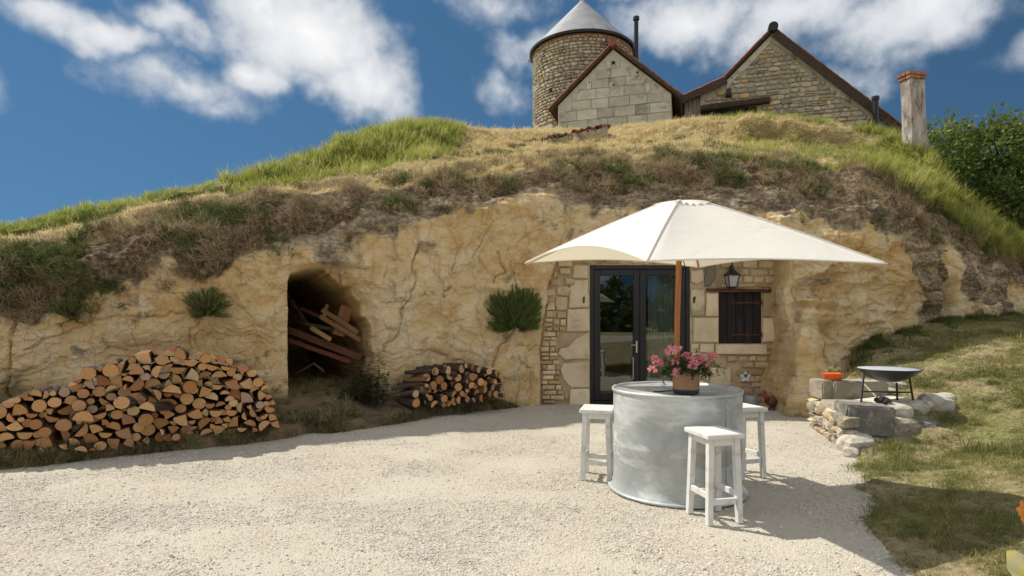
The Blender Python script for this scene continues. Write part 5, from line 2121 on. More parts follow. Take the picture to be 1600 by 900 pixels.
M_END, M_BARK = wood_mats()
M_SPLIT = simple('split_wood_side', (.20, .085, .035), (.34, .17, .075), 4, .9, .5, 25, rnd=.3, stretch=(6, .5, 6))


def log_proto(kind, k):
    """unit log: radius 1 in x-z, length 1 along y (front end at y = -.5)"""
    rr = random.Random(500 + k + 50 * len(kind))
    n = 14
    if kind == 'round':
        sq = rr.uniform(.85, 1.0)
        out = [(math.cos(2 * math.pi * i / n) * rr.uniform(.94, 1.03), math.sin(2 * math.pi * i / n) * sq * rr.uniform(.94, 1.03)) for i in range(n)]
        flat = set()
    elif kind == 'half':
        a0 = rr.uniform(.0, .35)
        m = 9
        out = [(1.12 * math.cos(a0 + (math.pi - 2 * a0) * i / m), 1.25 * math.sin(a0 + (math.pi - 2 * a0) * i / m) - .55 + rr.uniform(-.03, .03)) for i in range(m + 1)]
        flat = {m}
    else:
        a0, a1 = .2, rr.uniform(1.5, 2.0)
        m = 6
        out = [(1.7 * math.cos(a0 + (a1 - a0) * i / m) - .62, 1.7 * math.sin(a0 + (a1 - a0) * i / m) - .78) for i in range(m + 1)] + [(-.72 + rr.uniform(-.1, .1), -.80)]
        flat = {m, m + 1}
    n = len(out)
    vs, fs, mi = [], [], []
    tw = rr.uniform(-.06, .06)
    for (y, s) in ((-.5, .985), (-.485, 1.0), (0, rr.uniform(.97, 1.04)), (.5, rr.uniform(.92, 1.02))):
        for (x, z) in out:
            vs.append((x * s + tw * y, y + (rr.uniform(-.006, .006) if y == -.5 else 0), z * s))
    for r_ in range(3):
        for i in range(n):
            j = (i + 1) % n
            fs.append((r_ * n + i, r_ * n + j, (r_ + 1) * n + j, (r_ + 1) * n + i))
            mi.append(2 if i in flat else 1)
    fs.append(tuple(range(n))[::-1])
    mi.append(0)
    fs.append(tuple(3 * n + i for i in range(n)))
    mi.append(0)
    me = bpy.data.meshes.new('log_' + kind)
    me.from_pydata(vs, [], fs)
    me.polygons.foreach_set('material_index', mi)
    for m_ in (M_END, M_BARK, M_SPLIT):
        me.materials.append(m_)
    bm = bmesh.new()
    bm.from_mesh(me)
    bmesh.ops.recalc_face_normals(bm, faces=bm.faces)
    bm.to_mesh(me)
    bm.free()
    return me


ORD = ['first', 'second', 'third', 'fourth', 'fifth', 'sixth', 'seventh', 'eighth', 'ninth', 'tenth', 'eleventh', 'twelfth', 'thirteenth', 'fourteenth', 'fifteenth', 'sixteenth']
KINDW = {'round': 'round log', 'half': 'half round log', 'wedge': 'wedge shaped log'}


def log_labels(C, kinds, lo, hi, L, pile):
    """say which log it is: its shape, its tier and part of the pile, and its order from the left there"""
    bins = {}
    for i, ((s, z, r_), k) in enumerate(zip(C, kinds)):
        part = ['left end', 'left half', 'right half', 'right end'][min(3, int(4 * s / L))]
        f = (z - lo(s)) / max(.05, hi(s) - lo(s))
        tier = ['bottom', 'lower middle', 'upper middle', 'top'][max(0, min(3, int(4 * f)))]
        bins.setdefault((part, tier, k), []).append((s, i))
    lab = [None] * len(C)
    for (part, tier, k), v in bins.items():
        for n, (s, i) in enumerate(sorted(v)):
            lab[i] = '%s %s from left, %s tier, %s of the %s' % (ORD[min(n, 15)], KINDW[k], tier, part, pile)
    return lab


LOGS = {k: [log_proto(k, i) for i in range(5)] for k in ('round', 'half', 'wedge')}


def pack(profile_lo, profile_hi, L, rmin, rmax, seed, nmax=400):
    """drop circles one by one into a heap between two height profiles -> (s, h, r)"""
    rr = random.Random(seed)
    C = []
    fails = 0
    while len(C) < nmax and fails < 60:
        r_ = rr.uniform(rmin, rmax) if rr.random() < .8 else rr.uniform(rmin * .7, rmin)
        best = None
        # candidates: on the floor, or resting on two neighbours
        cand = []
        for q in range(24):
            s = rr.uniform(r_, L - r_)
            cand.append((s, profile_lo(s) + r_))
        m = len(C)
        for i in range(m):
            a = C[i]
            for j in range(i + 1, m):
                b = C[j]
                dx, dz = b[0] - a[0], b[1] - a[1]
                D2 = dx * dx + dz * dz
                ra, rb = a[2] + r_, b[2] + r_
                if D2 > (ra + rb) ** 2 or D2 < 1e-9 or abs(dx) > ra + rb:
                    continue
                D = math.sqrt(D2)
                x = (ra * ra - rb * rb + D2) / (2 * D)
                hh = ra * ra - x * x
                if hh <= 0:
                    continue
                hh = math.sqrt(hh)
                for sg in (-1, 1):
                    s = a[0] + dx / D * x - sg * dz / D * hh
                    z = a[1] + dz / D * x + sg * dx / D * hh
                    if z > max(a[1], b[1]) - .3 * r_:
                        cand.append((s, z))
        cand = [c for c in cand if r_ * .6 <= c[0] <= L - r_ * .6]
        cand.sort(key=lambda c: c[1] - profile_lo(c[0]))
        for (s, z) in cand:
            if best is not None:
                break
            if s < r_ * .6 or s > L - r_ * .6 or z - r_ < profile_lo(s) - .012 or z + r_ * .6 > profile_hi(s):
                continue
            if best is not None and z - profile_lo(s) >= best[2]:
                continue
            if any((s - c[0]) ** 2 + (z - c[1]) ** 2 < ((c[2] + r_) * .965) ** 2 for c in C):
                continue
            best = (s, z, z - profile_lo(s))
        if best is None:
            fails += 1
            continue
        C.append((best[0], best[1], r_))
    return C


def place_log(kind, p, yaw, pitch, roll, r_, length, label, group):
    me = random.choice(LOGS[kind])
    M3 = Matrix.Rotation(yaw, 3, 'Z') @ Matrix.Rotation(pitch, 3, 'X') @ Matrix.Rotation(roll, 3, 'Y')
    o = link('firewood_log', me, None, None, loc=p, rot=M3.to_euler(), scale=(r_, length, r_))
    return tag(o, label, 'log', group)


def build_big_pile():
    A, B = Vector((-5.62, 5.62, 0)), Vector((-2.84, 7.17, 0))
    d = (B - A)
    L = d.length
    d.normalize()
    nrm = Vector((d.y, -d.x, 0))                     # towards the yard
    yaw = math.atan2(d.y, d.x)
    # pixel profiles -> heights along the pile
    top_px = [(-160, 660), (0, 636), (40, 614), (60, 606), (110, 604), (135, 576), (200, 556), (270, 541), (330, 552), (385, 570), (405, 592), (425, 628), (440, 655)]
    bot_px = [(-160, 722), (0, 718), (100, 705), (200, 692), (300, 680), (440, 664)]

    def prof(tab):
        S, H = [], []
        for (px, py) in tab:
            k = (px - 800) / FPX
            # intersect the ray with the pile plane
            s = (k * A.y - A.x) / (d.x - k * d.y)
            p = A + d * s
            S.append(s)
            H.append(CAMH - (py - HORZ) / FPX * p.y)
        return lambda x: float(np.interp(x, S, H))
    lo, hi = prof(bot_px), prof(top_px)
    C = pack(lo, hi, L, .038, .072, 21, 330)
    rr = random.Random(2)
    kl = [rr.choices(['round', 'half', 'wedge'], [.26, .42, .32])[0] for _ in C]
    labs = log_labels(C, kl, lo, hi, L, 'long woodpile')
    for (s, z, r_), kind, lb in zip(C, kl, labs):
        Ln = rr.uniform(.36, .46)
        off = rr.uniform(-.05, .06) + (.05 if rr.random() < .12 else 0)
        p = A + d * s + nrm * (off - Ln / 2 + .22) + Vector((0, 0, z))
        roll = 0 if kind == 'round' else rr.choice([rr.uniform(-.5, .5), rr.uniform(-.4, .4) + math.pi, rr.uniform(0, 6.28)])
        place_log(kind, p, yaw + rr.uniform(-.12, .12), rr.uniform(-.05, .05), roll, r_ * (1.03 if kind == 'round' else 1.06), Ln, lb, 'logs of the long woodpile')
    # a few logs lying loose on the front of the heap
    for (px, py, Yk, r_, kind, dy, lab) in [(122, 655, 5.86, .078, 'half', .25, 'pale half log lying loose on the lower left step of the woodpile'), (196, 632, 6.02, .075, 'round', -.15, 'thick bark covered round log resting loose on the woodpile step'),
                                           (246, 640, 6.08, .082, 'half', -.45, 'long split log slanting down the step of the woodpile'), (525, 0, 0, 0, '', 0, ''),
                                           (293, 608, 6.36, .068, 'round', 0.1, 'bright round log jutting from the middle of the long woodpile'), (262, 614, 6.25, .085, 'half', .2, 'fat half log jutting beside the bright round one')]:
        if not kind:
            continue
        p = P(px, py, Yk)
        place_log(kind, p - nrm * .17, yaw + dy, -.12, .2, r_, .42, lab, None)


build_big_pile()


def build_small_pile():
    A, B = Vector((-1.63, 8.62, 0)), Vector((-.34, 9.25, 0))
    d = (B - A)
    L = d.length
    d.normalize()
    nrm = Vector((d.y, -d.x, 0))
    yaw = math.atan2(d.y, d.x)
    top_px = [(618, 612), (640, 598), (660, 574), (700, 568), (740, 570), (770, 580), (785, 596), (792, 612)]
    bot_px = [(618, 634), (700, 630), (740, 624), (792, 612)]

    def prof(tab):
        S, H = [], []
        for (px, py) in tab:
            k = (px - 800) / FPX
            s = (k * A.y - A.x) / (d.x - k * d.y)
            p = A + d * s
            S.append(s)
            H.append(CAMH - (py - HORZ) / FPX * p.y)
        return lambda x: float(np.interp(x, S, H))
    lo, hi = prof(bot_px), prof(top_px)
    C = pack(lo, hi, L, .045, .066, 5, 90)
    rr = random.Random(6)
    kl = [rr.choices(['round', 'half', 'wedge'], [.74, .16, .10])[0] for _ in C]
    labs = log_labels(C, kl, lo, hi, L, 'small woodpile')
    for (s, z, r_), kind, lb in zip(C, kl, labs):
        Ln = rr.uniform(.45, .62)
        p = A + d * s + nrm * (rr.uniform(-.08, .10) - Ln / 2 + .30) + Vector((0, 0, z))
        place_log(kind, p, yaw + rr.uniform(.05, .55), rr.uniform(-.12, .05), rr.uniform(0, 6.28), r_, Ln, lb, 'logs of the small woodpile')
    # branches lying on top and at the left end
    for k, (a, c, r_, lb) in enumerate([((612, 608, 8.55), (662, 602, 8.5), .035, 'thin grey branch at the left end of the small woodpile'), ((620, 618, 8.45), (668, 612, 8.4), .032, 'lowest branch at the left end of the small woodpile'),
                                        ((640, 598, 8.7), (672, 606, 8.45), .04, 'knotted branch under the top of the small woodpile'), ((662, 574, 9.0), (712, 586, 8.6), .045, 'dark branch across the top of the small woodpile'),
                                        ((712, 572, 9.2), (765, 580, 9.0), .04, 'reddish branch along the top right of the small woodpile')]):
        p, q = P(*a), P(*c)
        mid = (p + q) / 2 + Vector((.01, .02, .02))
        b = MB().tube([p, mid, q], [r_ * .8, r_, r_ * .95], 9)
        tag(b.obj('branch', M_BARK), lb, 'branch')


build_small_pile()


# ================================================================== CELLAR MOUTH: stored timber
def build_timber():
    wm = simple('old_brown_board', (.26, .14, .065), (.38, .22, .11), 3, .85, .4, 20, rnd=.2, stretch=(1, 6, 6))
    wr_ = simple('red_brown_beam', (.16, .06, .035), (.24, .10, .06), 3, .85, .4, 20, rnd=.15, stretch=(1, 6, 6))
    wp = simple('pale_board', (.44, .28, .13), (.54, .37, .19), 3, .85, .3, 20, stretch=(1, 6, 6))

    def board(name, a, c, w, th, mat, label, tilt=0.0):
        a, c = (a[0], a[1], a[2] + .55), (c[0], c[1], c[2] + .55)
        p, q = P(*a), P(*c)
        d = q - p
        x = d.normalized()
        up = Vector((0, -1, .25)).normalized()
        z = (up - x * up.dot(x)).normalized()
        z.rotate(Matrix.Rotation(tilt, 3, x))
        y = z.cross(x)
        M3 = Matrix((x, y, z)).transposed()
        o = MB().box((0, 0, 0), (d.length, w, th), None, .006).obj(name, mat, None, loc=(p + q) / 2, rot=M3.to_euler())
        return tag(o, label, 'board' if name != 'beam' else 'beam')
    board('beam', (452, 516, 9.1), (566, 560, 8.75), .11, .09, wr_, 'upper long red brown beam slanting across the cellar mouth')
    board('beam', (452, 532, 9.0), (548, 566, 8.7), .07, .06, wr_, 'lower thin red brown beam in the cellar mouth')
    board('board', (543, 478, 9.0), (528, 524, 8.95), .21, .03, wm, 'broad upright brown board leaning in the cellar mouth')
    board('board', (503, 484, 8.95), (560, 520, 8.8), .075, .03, wm, 'upper slat of the broken pallet in the cellar mouth')
    board('board', (500, 494, 8.92), (564, 532, 8.78), .075, .03, wm, 'lower slat of the broken pallet in the cellar mouth')
    board('board', (486, 512, 8.9), (517, 531, 8.8), .07, .025, wp, 'short pale yellow board in the cellar mouth')
    board('board', (512, 476, 8.98), (506, 496, 8.9), .05, .05, wm, 'short crosspiece at the end of the broken pallet')
    board('board', (470, 482, 9.3), (512, 500, 9.0), .06, .04, wr_, 'dark red lath at the back of the cellar mouth')
    for k, (pts, r_, lab) in enumerate([(((456, 470, 9.4), (470, 492, 9.2), (490, 520, 9.1)), .03, 'dark curved branch at the left inside the cellar mouth'),
                                        (((458, 500, 9.2), (476, 506, 9.0), (520, 515, 8.9)), .03, 'dark straight branch behind the red brown beam'),
                                        (((462, 585, 8.8), (490, 568, 8.6), (506, 580, 8.5)), .015, 'thin pale curved stick on the cellar floor')]):
        b = MB().tube([P(q[0], q[1], q[2] + (.5 if q[1] < 550 else 0)) for q in pts], r_, 8)
        tag(b.obj('branch', M_BARK), lab, 'branch')


build_timber()

# ================================================================== YARD OBJECTS
TX, TY, TR, TH = 1.39, 5.02, .528, .85


def zinc_material():
    m, T, b = new_mat('galvanised_zinc')
    tc = T.new('ShaderNodeTexCoord')
    v = tc.outputs['Object']
    n1 = T.noise(v, 2.2, 6, .62, .6)
    n2 = T.noise(T.vmath('MULTIPLY', v, (1, 1, 3.2)), 3.0, 6, .65, .8)
    sp = T.voro(T.vmath('ADD', v, T.vmath('MULTIPLY', T.noise(v, 8, 3, .6, 0, 'Color'), (.12, .12, .12))), 26, 'F1', 'Color')
    s3 = T.new('ShaderNodeSeparateColor')
    T.l.new(sp, s3.inputs[0])
    col = T.ramp(n1, [(.32, (.33, .36, .36)), (.5, (.44, .47, .46)), (.68, (.56, .59, .575))])
    col = T.mix(T.math('MULTIPLY', s3.outputs[0], .14), col, (.33, .36, .36))
    # an old tide mark of lime and dirt about half way down
    sz = T.new('ShaderNodeSeparateXYZ')
    T.l.new(v, sz.inputs[0])
    zz = T.math('ADD', sz.outputs[2], T.math('MULTIPLY', T.math('SUBTRACT', T.noise(v, 3.0, 5, .6), .5), .22))
    band = T.math('MULTIPLY', T.mapr(zz, .29, .315), T.math('SUBTRACT', 1.0, T.mapr(zz, .40, .46)))
    band = T.math('MULTIPLY', band, T.mapr(T.noise(v, 1.6, 4, .6), .40, .58))
    col = T.mix(T.math('MULTIPLY', band, .8), col, (.36, .33, .27))
    col = T.mix(T.math('MULTIPLY', T.mapr(T.noise(T.vmath('MULTIPLY', v, (1.5, 1.5, 5.0)), 4.0, 6, .7, .6), .5, .66), .45), col, (.36, .37, .36))
    lime = T.mapr(T.math('ADD', T.math('MULTIPLY', n2, .5), T.math('MULTIPLY', T.noise(T.vmath('ADD', v, (3, 1, 2)), 1.7, 5, .6, .8), .5)), .49, .60)
    col = T.mix(T.math('MULTIPLY', lime, .7), col, (.70, .72, .70))
    T.l.new(col, b.inputs['Base Color'])
    b.inputs['Metallic'].default_value = .25
    T.l.new(T.math('ADD', .48, T.math('MULTIPLY', T.math('ADD', lime, band), .22)), b.inputs['Roughness'])
    bp = T.new('ShaderNodeBump')
    bp.inputs['Strength'].default_value = .18
    bp.inputs['Distance'].default_value = .01
    T.l.new(T.math('ADD', n1, T.math('MULTIPLY', T.noise(v, 40, 4, .6), .12)), bp.inputs['Height'])
    T.l.new(bp.outputs[0], b.inputs['Normal'])
    return m


M_ZINC = zinc_material()


def build_table():
    t = empty('drum_table', (TX, TY, 0))
    tag(t, 'large round galvanised metal drum used as a table under the parasol', 'table')
    b = MB()
    def wob(a, z):
        return .004 * math.sin(3 * a + z * 2) + .003 * math.sin(5 * a - z * 5)
    b.lathe([(TR + .025, 0), (TR + .02, .02), (TR - .0, .045), (TR - .005, .10)] + [(TR - .005 - .004 * math.sin(k), .10 + .7 * k / 12) for k in range(1, 13)] + [(TR - .004, TH - .025)], 72, wob=wob)
    o = b.obj('drum', M_ZINC, t, smooth=True)
    b = MB()
    b.lathe([(TR + .018, 0), (TR + .038, .004), (TR + .042, .014), (TR + .034, .024), (TR + .012, .026)], 72)
    b.obj('bottom_flange', M_ZINC, o, smooth=True)
    b = MB()
    b.lathe([(.045, TH - .028), (.25, TH - .026), (TR - .02, TH - .022), (TR - .012, TH - .012)], 72)
    b.obj('table_top', M_ZINC, t, smooth=True)
    b = MB()
    b.lathe([(TR - .006, TH - .035), (TR + .006, TH - .028), (TR + .009, TH - .010), (TR + .002, TH - .002), (TR - .010, TH - .004), (TR - .013, TH - .022)], 72)
    b.obj('rim', M_ZINC, t, smooth=True)
    a = R(-58)
    b = MB().box(((TR - .004) * math.cos(a), (TR - .004) * math.sin(a), .43), (.02, .03, .74), (0, 0, a), .008)
    b.obj('seam', M_ZINC, t)
    # little bent wire ring lying at the pole hole
    b = MB().tube([(-.22, -.13, TH - .018), (-.17, -.15, TH - .015), (-.12, -.14, TH - .012), (-.07, -.12, TH - .012)], .006, 6)
    b.obj('wire_handle', M_BLACKMETAL, t)


build_table()


def build_stools():
    m = simple('white_painted_wood', (.66, .66, .63), (.74, .74, .71), 4, .5, .12, 30, dirt=(.46, .44, .39), dscale=7)

    def parts(t):
        W, D, H = .29, .33, .63
        MB().box((0, 0, H - .0175), (W, D, .035), None, .006).obj('seat', m, t)
        lx, ly = W / 2 - .045, D / 2 - .050
        sp = .018
        for sx in (-1, 1):
            for sy in (-1, 1):
                b = MB()
                h2 = .021
                top, bot = (sx * lx, sy * ly, H - .035), (sx * (lx + sp), sy * (ly + sp), 0)
                vs = []
                for p, hh in ((bot, h2 * .92), (top, h2)):
                    vs += [(p[0] + x * hh, p[1] + y * hh, p[2]) for x, y in ((-1, -1), (1, -1), (1, 1), (-1, 1))]
                b.add(vs, [(3, 2, 1, 0), (4, 5, 6, 7), (0, 1, 5, 4), (1, 2, 6, 5), (2, 3, 7, 6), (3, 0, 4, 7)])
                b.obj('leg', m, t)
        for sy in (-1, 1):
            MB().box((0, sy * (ly + .002), H - .062), (2 * lx - .04, .02, .05), None, .003).obj('apron', m, t)
            MB().box((0, sy * (ly + .014), .155), (2 * lx - .015, .022, .042), None, .003).obj('stretcher', m, t)
        for sx in (-1, 1):
            MB().box((sx * (lx + .002), 0, H - .062), (.02, 2 * ly - .04, .05), None, .003).obj('apron', m, t)
            MB().box((sx * (lx + .014), 0, .195), (.022, 2 * ly - .015, .042), None, .003).obj('stretcher', m, t)
    spots = [((1.455, 4.27), 13, 'white wooden bar stool standing in front of the drum table'), ((.775, 5.36), -14, 'white wooden bar stool left of the drum table'), ((2.11, 5.42), 18, 'white wooden bar stool right behind the drum table')]
    for (xy, a, lb) in spots:
        t = empty('bar_stool', (*xy, gz(*xy) + .004), R(a))
        tag(t, lb, 'stool', 'white stools around the drum table')
        parts(t)


build_stools()


# ------------------------------------------------------------------ parasol
def build_parasol():
    t = empty('parasol', (TX + .01, TY, 0))
    tag(t, 'large cream white square parasol on a wooden pole over the drum table', 'parasol')
    wood = simple('orange_varnished_wood', (.36, .13, .04), (.46, .19, .065), 3, .4, .1, 20, stretch=(6, 6, .6))
    pale = simple('pale_rib_wood', (.55, .45, .30), (.62, .52, .36), 5, .6)
    m, T, b = new_mat('cream_canvas')
    tc = T.new('ShaderNodeTexCoord')
    b.inputs['Base Color'].default_value = (.87, .855, .81, 1)
    b.inputs['Roughness'].default_value = .9
    b.inputs['Specular IOR Level'].default_value = .1
    tr = T.new('ShaderNodeBsdfTranslucent')
    tr.inputs[0].default_value = (.80, .70, .50, 1)
    mx = T.new('ShaderNodeMixShader')
    mx.inputs[0].default_value = .26
    bp = T.new('ShaderNodeBump')
    bp.inputs['Strength'].default_value = .35
    bp.inputs['Distance'].default_value = .03
    T.l.new(T.math('ADD', T.noise(tc.outputs['Object'], 3.5, 4, .55, .5), T.math('MULTIPLY', T.noise(T.vmath('MULTIPLY', tc.outputs['Object'], (1, 1, 4)), 9.0, 3, .5, .8), .25)), bp.inputs['Height'])
    T.l.new(bp.outputs[0], b.inputs['Normal'])
    T.l.new(b.outputs[0], mx.inputs[1])
    T.l.new(tr.outputs[0], mx.inputs[2])
    T.l.new(mx.outputs[0], T.n['Material Output'].inputs[0])
    # corners in the order left, front, right, back (world), relative to the pole
    o = Vector((TX + .01, TY, 0))
    cor = [P(820, 411, 5.77) - o, P(1010, 408, 4.02) - o, P(1386, 412, 4.25) - o, P(1092, 418, 5.97) - o]
    apex = P(1068, 304, 5.0) - o
    apex = Vector((.04, -.0, apex.z))
    raise_ = [.135, .03, .06, .05]
    fr = .10                                             # vent ring starts here

    def canopy(f0, f1, nn, lift, name, parent, hem):
        bb = MB()
        for k in range(4):
            A, B = cor[k], cor[(k + 1) % 4]
            nu, nv = 18, nn
            vs = []
            for j in range(nv + 1):
                f = f0 + (f1 - f0) * j / nv
                for i in range(nu + 1):
                    u = i / nu
                    e = A.lerp(B, u)
                    arch = 4 * u * (1 - u)
                    e = e + Vector((0, 0, raise_[k] * arch)) if hem else e
                    # hem also bows inwards a little
                    e = e - Vector((e.x, e.y, 0)) * .06 * arch
                    p = apex.lerp(e, f)
                    p.z += (.018 * (1 - arch) - .022 * arch) * math.sin(math.pi * f)
                    if not hem:                      # the loose vent cap lies flatter, with a rumpled edge
                        q = f / f1
                        p.z -= .055 * (1 - q) ** 1.5 - .012 * math.sin(9 * math.pi * u) * q
                    p.z += lift
                    vs.append(p)
            W = nu + 1
            bb.add(vs, [(j * W + i, (j + 1) * W + i, (j + 1) * W + i + 1, j * W + i + 1) for j in range(nv) for i in range(nu)])
        oo = bb.obj(name, m, parent)
        smooth_by_angle(oo, 12)
        md = oo.modifiers.new('weld', 'WELD')
        md.merge_threshold = .002
        return oo
    c = canopy(.11, 1.0, 22, 0.0, 'canopy', t, True)
    v = canopy(.0, .165, 7, .012, 'vent_cap', t, False)
    # hem strip
    bb = MB()
    for k in range(4):
        A, B = cor[k], cor[(k + 1) % 4]
        pts = []
        for i in range(19):
            u = i / 18
            arch = 4 * u * (1 - u)
            e = A.lerp(B, u) + Vector((0, 0, raise_[k] * arch))
            e = e - Vector((e.x, e.y, 0)) * .06 * arch
            pts.append(e)
        bb.tube(pts, .006, 5)
    bb.obj('hem', m, c)
    # stitched seams over the four ridges
    bb = MB()
    for k in range(4):
        pts = []
        for i in range(16):
            f = .12 + .87 * i / 15
            p = apex.lerp(cor[k], f)
            p.z += .018 * math.sin(math.pi * f) + .002
            pts.append(p)
        bb.tube(pts, .006, 6)
    bb.obj('seam', m, c)
    # pole, finial, hub, ribs, struts
    MB().tube([(0, 0, .02), (0, 0, 1.4), (.03, 0, apex.z - .06)], .0235, 14).obj('pole', wood, t, smooth=True)
    hub = Vector((.03, 0, apex.z - .14))
    MB().tube([hub - Vector((0, 0, .05)), hub + Vector((0, 0, .03))], .05, 12).obj('hub', wood, t)
    run = Vector((.025, 0, 2.12))
    MB().tube([run - Vector((0, 0, .05)), run + Vector((0, 0, .03))], .036, 12).obj('runner', wood, t)
    for k in range(4):
        tip = cor[k] * .985
        tip = Vector((tip.x, tip.y, cor[k].z + .0))
        pts = []
        for i in range(8):
            f = .10 + .89 * i / 7
            p = apex.lerp(cor[k], f)
            p.z += .018 * math.sin(math.pi * f) - .022
            pts.append(p)
        rib = MB().tube(pts, .008, 6).obj('rib', wood if k == 3 else pale, t)
        MB().tube([run, pts[3]], .007, 6).obj('strut', pale, rib)
    MB().tube([(.04, 0, apex.z - .08), (.04, 0, apex.z - .035)], .012, 8).obj('finial', wood, t)
    # cord
    MB().tube([(.03, -.02, 1.95), (.055, -.03, 1.90), (.05, -.03, 1.82)], .004, 5).obj('cord', M_BLACKMETAL, t)


build_parasol()


# ------------------------------------------------------------------ potted pink flowers
def leaf_quad(p, d, up, L, w, fold=.25):
    """a pointed leaf of 4 triangles"""
    d = d.normalized()
    s = d.cross(up)
    s = s.normalized() if s.length > 1e-4 else d.orthogonal().normalized()
    n = s.cross(d).normalized()
    a = p
    m_ = p + d * L * .45 - n * L * .03
    return [a, m_ + s * w / 2 + n * fold * w, m_, m_ - s * w / 2 + n * fold * w, p + d * L - n * L * .12], [(0, 1, 2), (0, 2, 3), (1, 4, 2), (2, 4, 3)]


def build_flowers():
    z0 = TH - .02
    c = P(1073, 611, 4.78)
    t = empty('flower_pot', (c.x, 4.80, z0 - .003))
    tag(t, 'brown terracotta pot of trailing pink flowers on the drum table', 'flower pot')
    terr = simple('brown_terracotta', (.30, .165, .095), (.38, .225, .14), 5, .8, .3, 30, dirt=(.22, .13, .085), dscale=4)
    b = MB()
    b.lathe([(.02, .004), (.085, .004), (.098, .02), (.105, .05), (.107, .16), (.108, .175), (.097, .175), (.095, .15), (.02, .145)], 36)
    b.obj('pot', terr, t, smooth=True)
    b = MB()
    b.lathe([(.02, 0), (.092, .0), (.1015, .010), (.1045, .032), (.1065, .040), (.104, .0405)], 36)
    b.obj('dark_base', simple('dark_glaze', (.03, .035, .04), (.05, .055, .06), 8, .4), t, smooth=True)
    gm = leaf_mat('flower_leaves', [(0, (.025, .05, .012)), (.5, (.06, .10, .025)), (1, (.13, .17, .05))], .5, .3)
    pm = leaf_mat('pink_petals', [(0, (.72, .20, .28)), (.5, (.85, .36, .43)), (1, (.92, .62, .62))], .6, .35)
    sm = simple('green_stem', (.09, .12, .035), (.13, .15, .05), 5, .7)
    rr = random.Random(15)
    # dense leaf dome
    b = MB()
    for k in range(520):
        a, u = rr.uniform(0, 6.283), rr.random()
        rad = .165 * math.sqrt(u)
        p = Vector((rad * math.cos(a) * 1.15, rad * math.sin(a) * .9, .15 + .13 * (1 - u) * rr.uniform(.2, 1.1) + rr.uniform(-.015, .03)))
        d = Vector((math.cos(a) * rr.uniform(.3, 1), math.sin(a) * rr.uniform(.3, 1), rr.uniform(-.5, .8)))
        v, f = leaf_quad(p, d, Vector((rr.uniform(-.4, .4), rr.uniform(-.4, .4), 1)), rr.uniform(.030, .055), rr.uniform(.013, .024))
        b.add(v, f)
    b.obj('leaves', gm, t)
    # stems with flower trusses: photo position of each truss
    trusses = [(1047, 550, .045), (1058, 546, .030), (1023, 562, .030), (1031, 567, .024), (1020, 577, .026), (1055, 567, .022), (1071, 557, .040), (1049, 577, .030), (1057, 581, .024),
               (1086, 564, .042), (1082, 572, .028), (1092, 560, .028), (1105, 568, .040), (1103, 577, .028), (1111, 556, .026), (1117, 557, .020), (1099, 560, .02)]
    for (px, py, r_) in trusses:
        Yk = 4.80 + rr.uniform(-.12, .03)
        p = P(px, py, Yk) - Vector(t.location)
        base = Vector((p.x * .35, p.y * .35, .16))
        st = MB().tube([base, (base + p) / 2 + Vector((0, 0, .03)), p], .0028, 5).obj('stem', sm, t)
        b = MB()
        for q in range(int(14 + r_ * 500)):
            d = Vector((rr.gauss(0, 1), rr.gauss(0, 1), rr.gauss(.25, 1))).normalized()
            cc = p + d * r_ * rr.uniform(.35, .8)
            v, f = leaf_quad(cc, (d + Vector((rr.gauss(0, .6), rr.gauss(0, .6), rr.gauss(0, .6)))), d + Vector((0, 0, .01)), rr.uniform(.022, .034), rr.uniform(.022, .032), .15)
            b.add(v, f)
        b.obj('blossom', pm, st)
    # trailing shoots
    for pts in [((1030, 572), (1035, 590), (1038, 604)), ((1110, 566), (1122, 570), (1131, 585)), ((1108, 572), (1124, 574), (1137, 576)), ((1098, 580), (1100, 590), (1105, 597)), ((1020, 575), (1018, 584), (1016, 588)),
                ((1090, 556), (1088, 548), (1087, 544)), ((1112, 560), (1120, 572), (1123, 588)), ((1097, 578), (1095, 588), (1097, 594)), ((1035, 565), (1040, 560), (1046, 556)), ((1045, 575), (1044, 585), (1050, 592))]:
        Yk = 4.76 + rr.uniform(-.08, .08)
        q = [P(x, y, Yk) - Vector(t.location) for x, y in pts]
        st = MB().tube(q, .0022, 5).obj('shoot', sm, t)
        b = MB()
        for k in range(18):
            f = k / 17 * 2
            i = min(1, int(f))
            p = q[i].lerp(q[i + 1], f - i)
            d = Vector((rr.gauss(0, 1), rr.gauss(0, .8), rr.gauss(-.2, .7)))
            v, ff = leaf_quad(p, d, Vector((0, -.3, 1)), rr.uniform(.024, .042), rr.uniform(.008, .014))
            b.add(v, ff)
        b.obj('leaf', gm, st)


build_flowers()


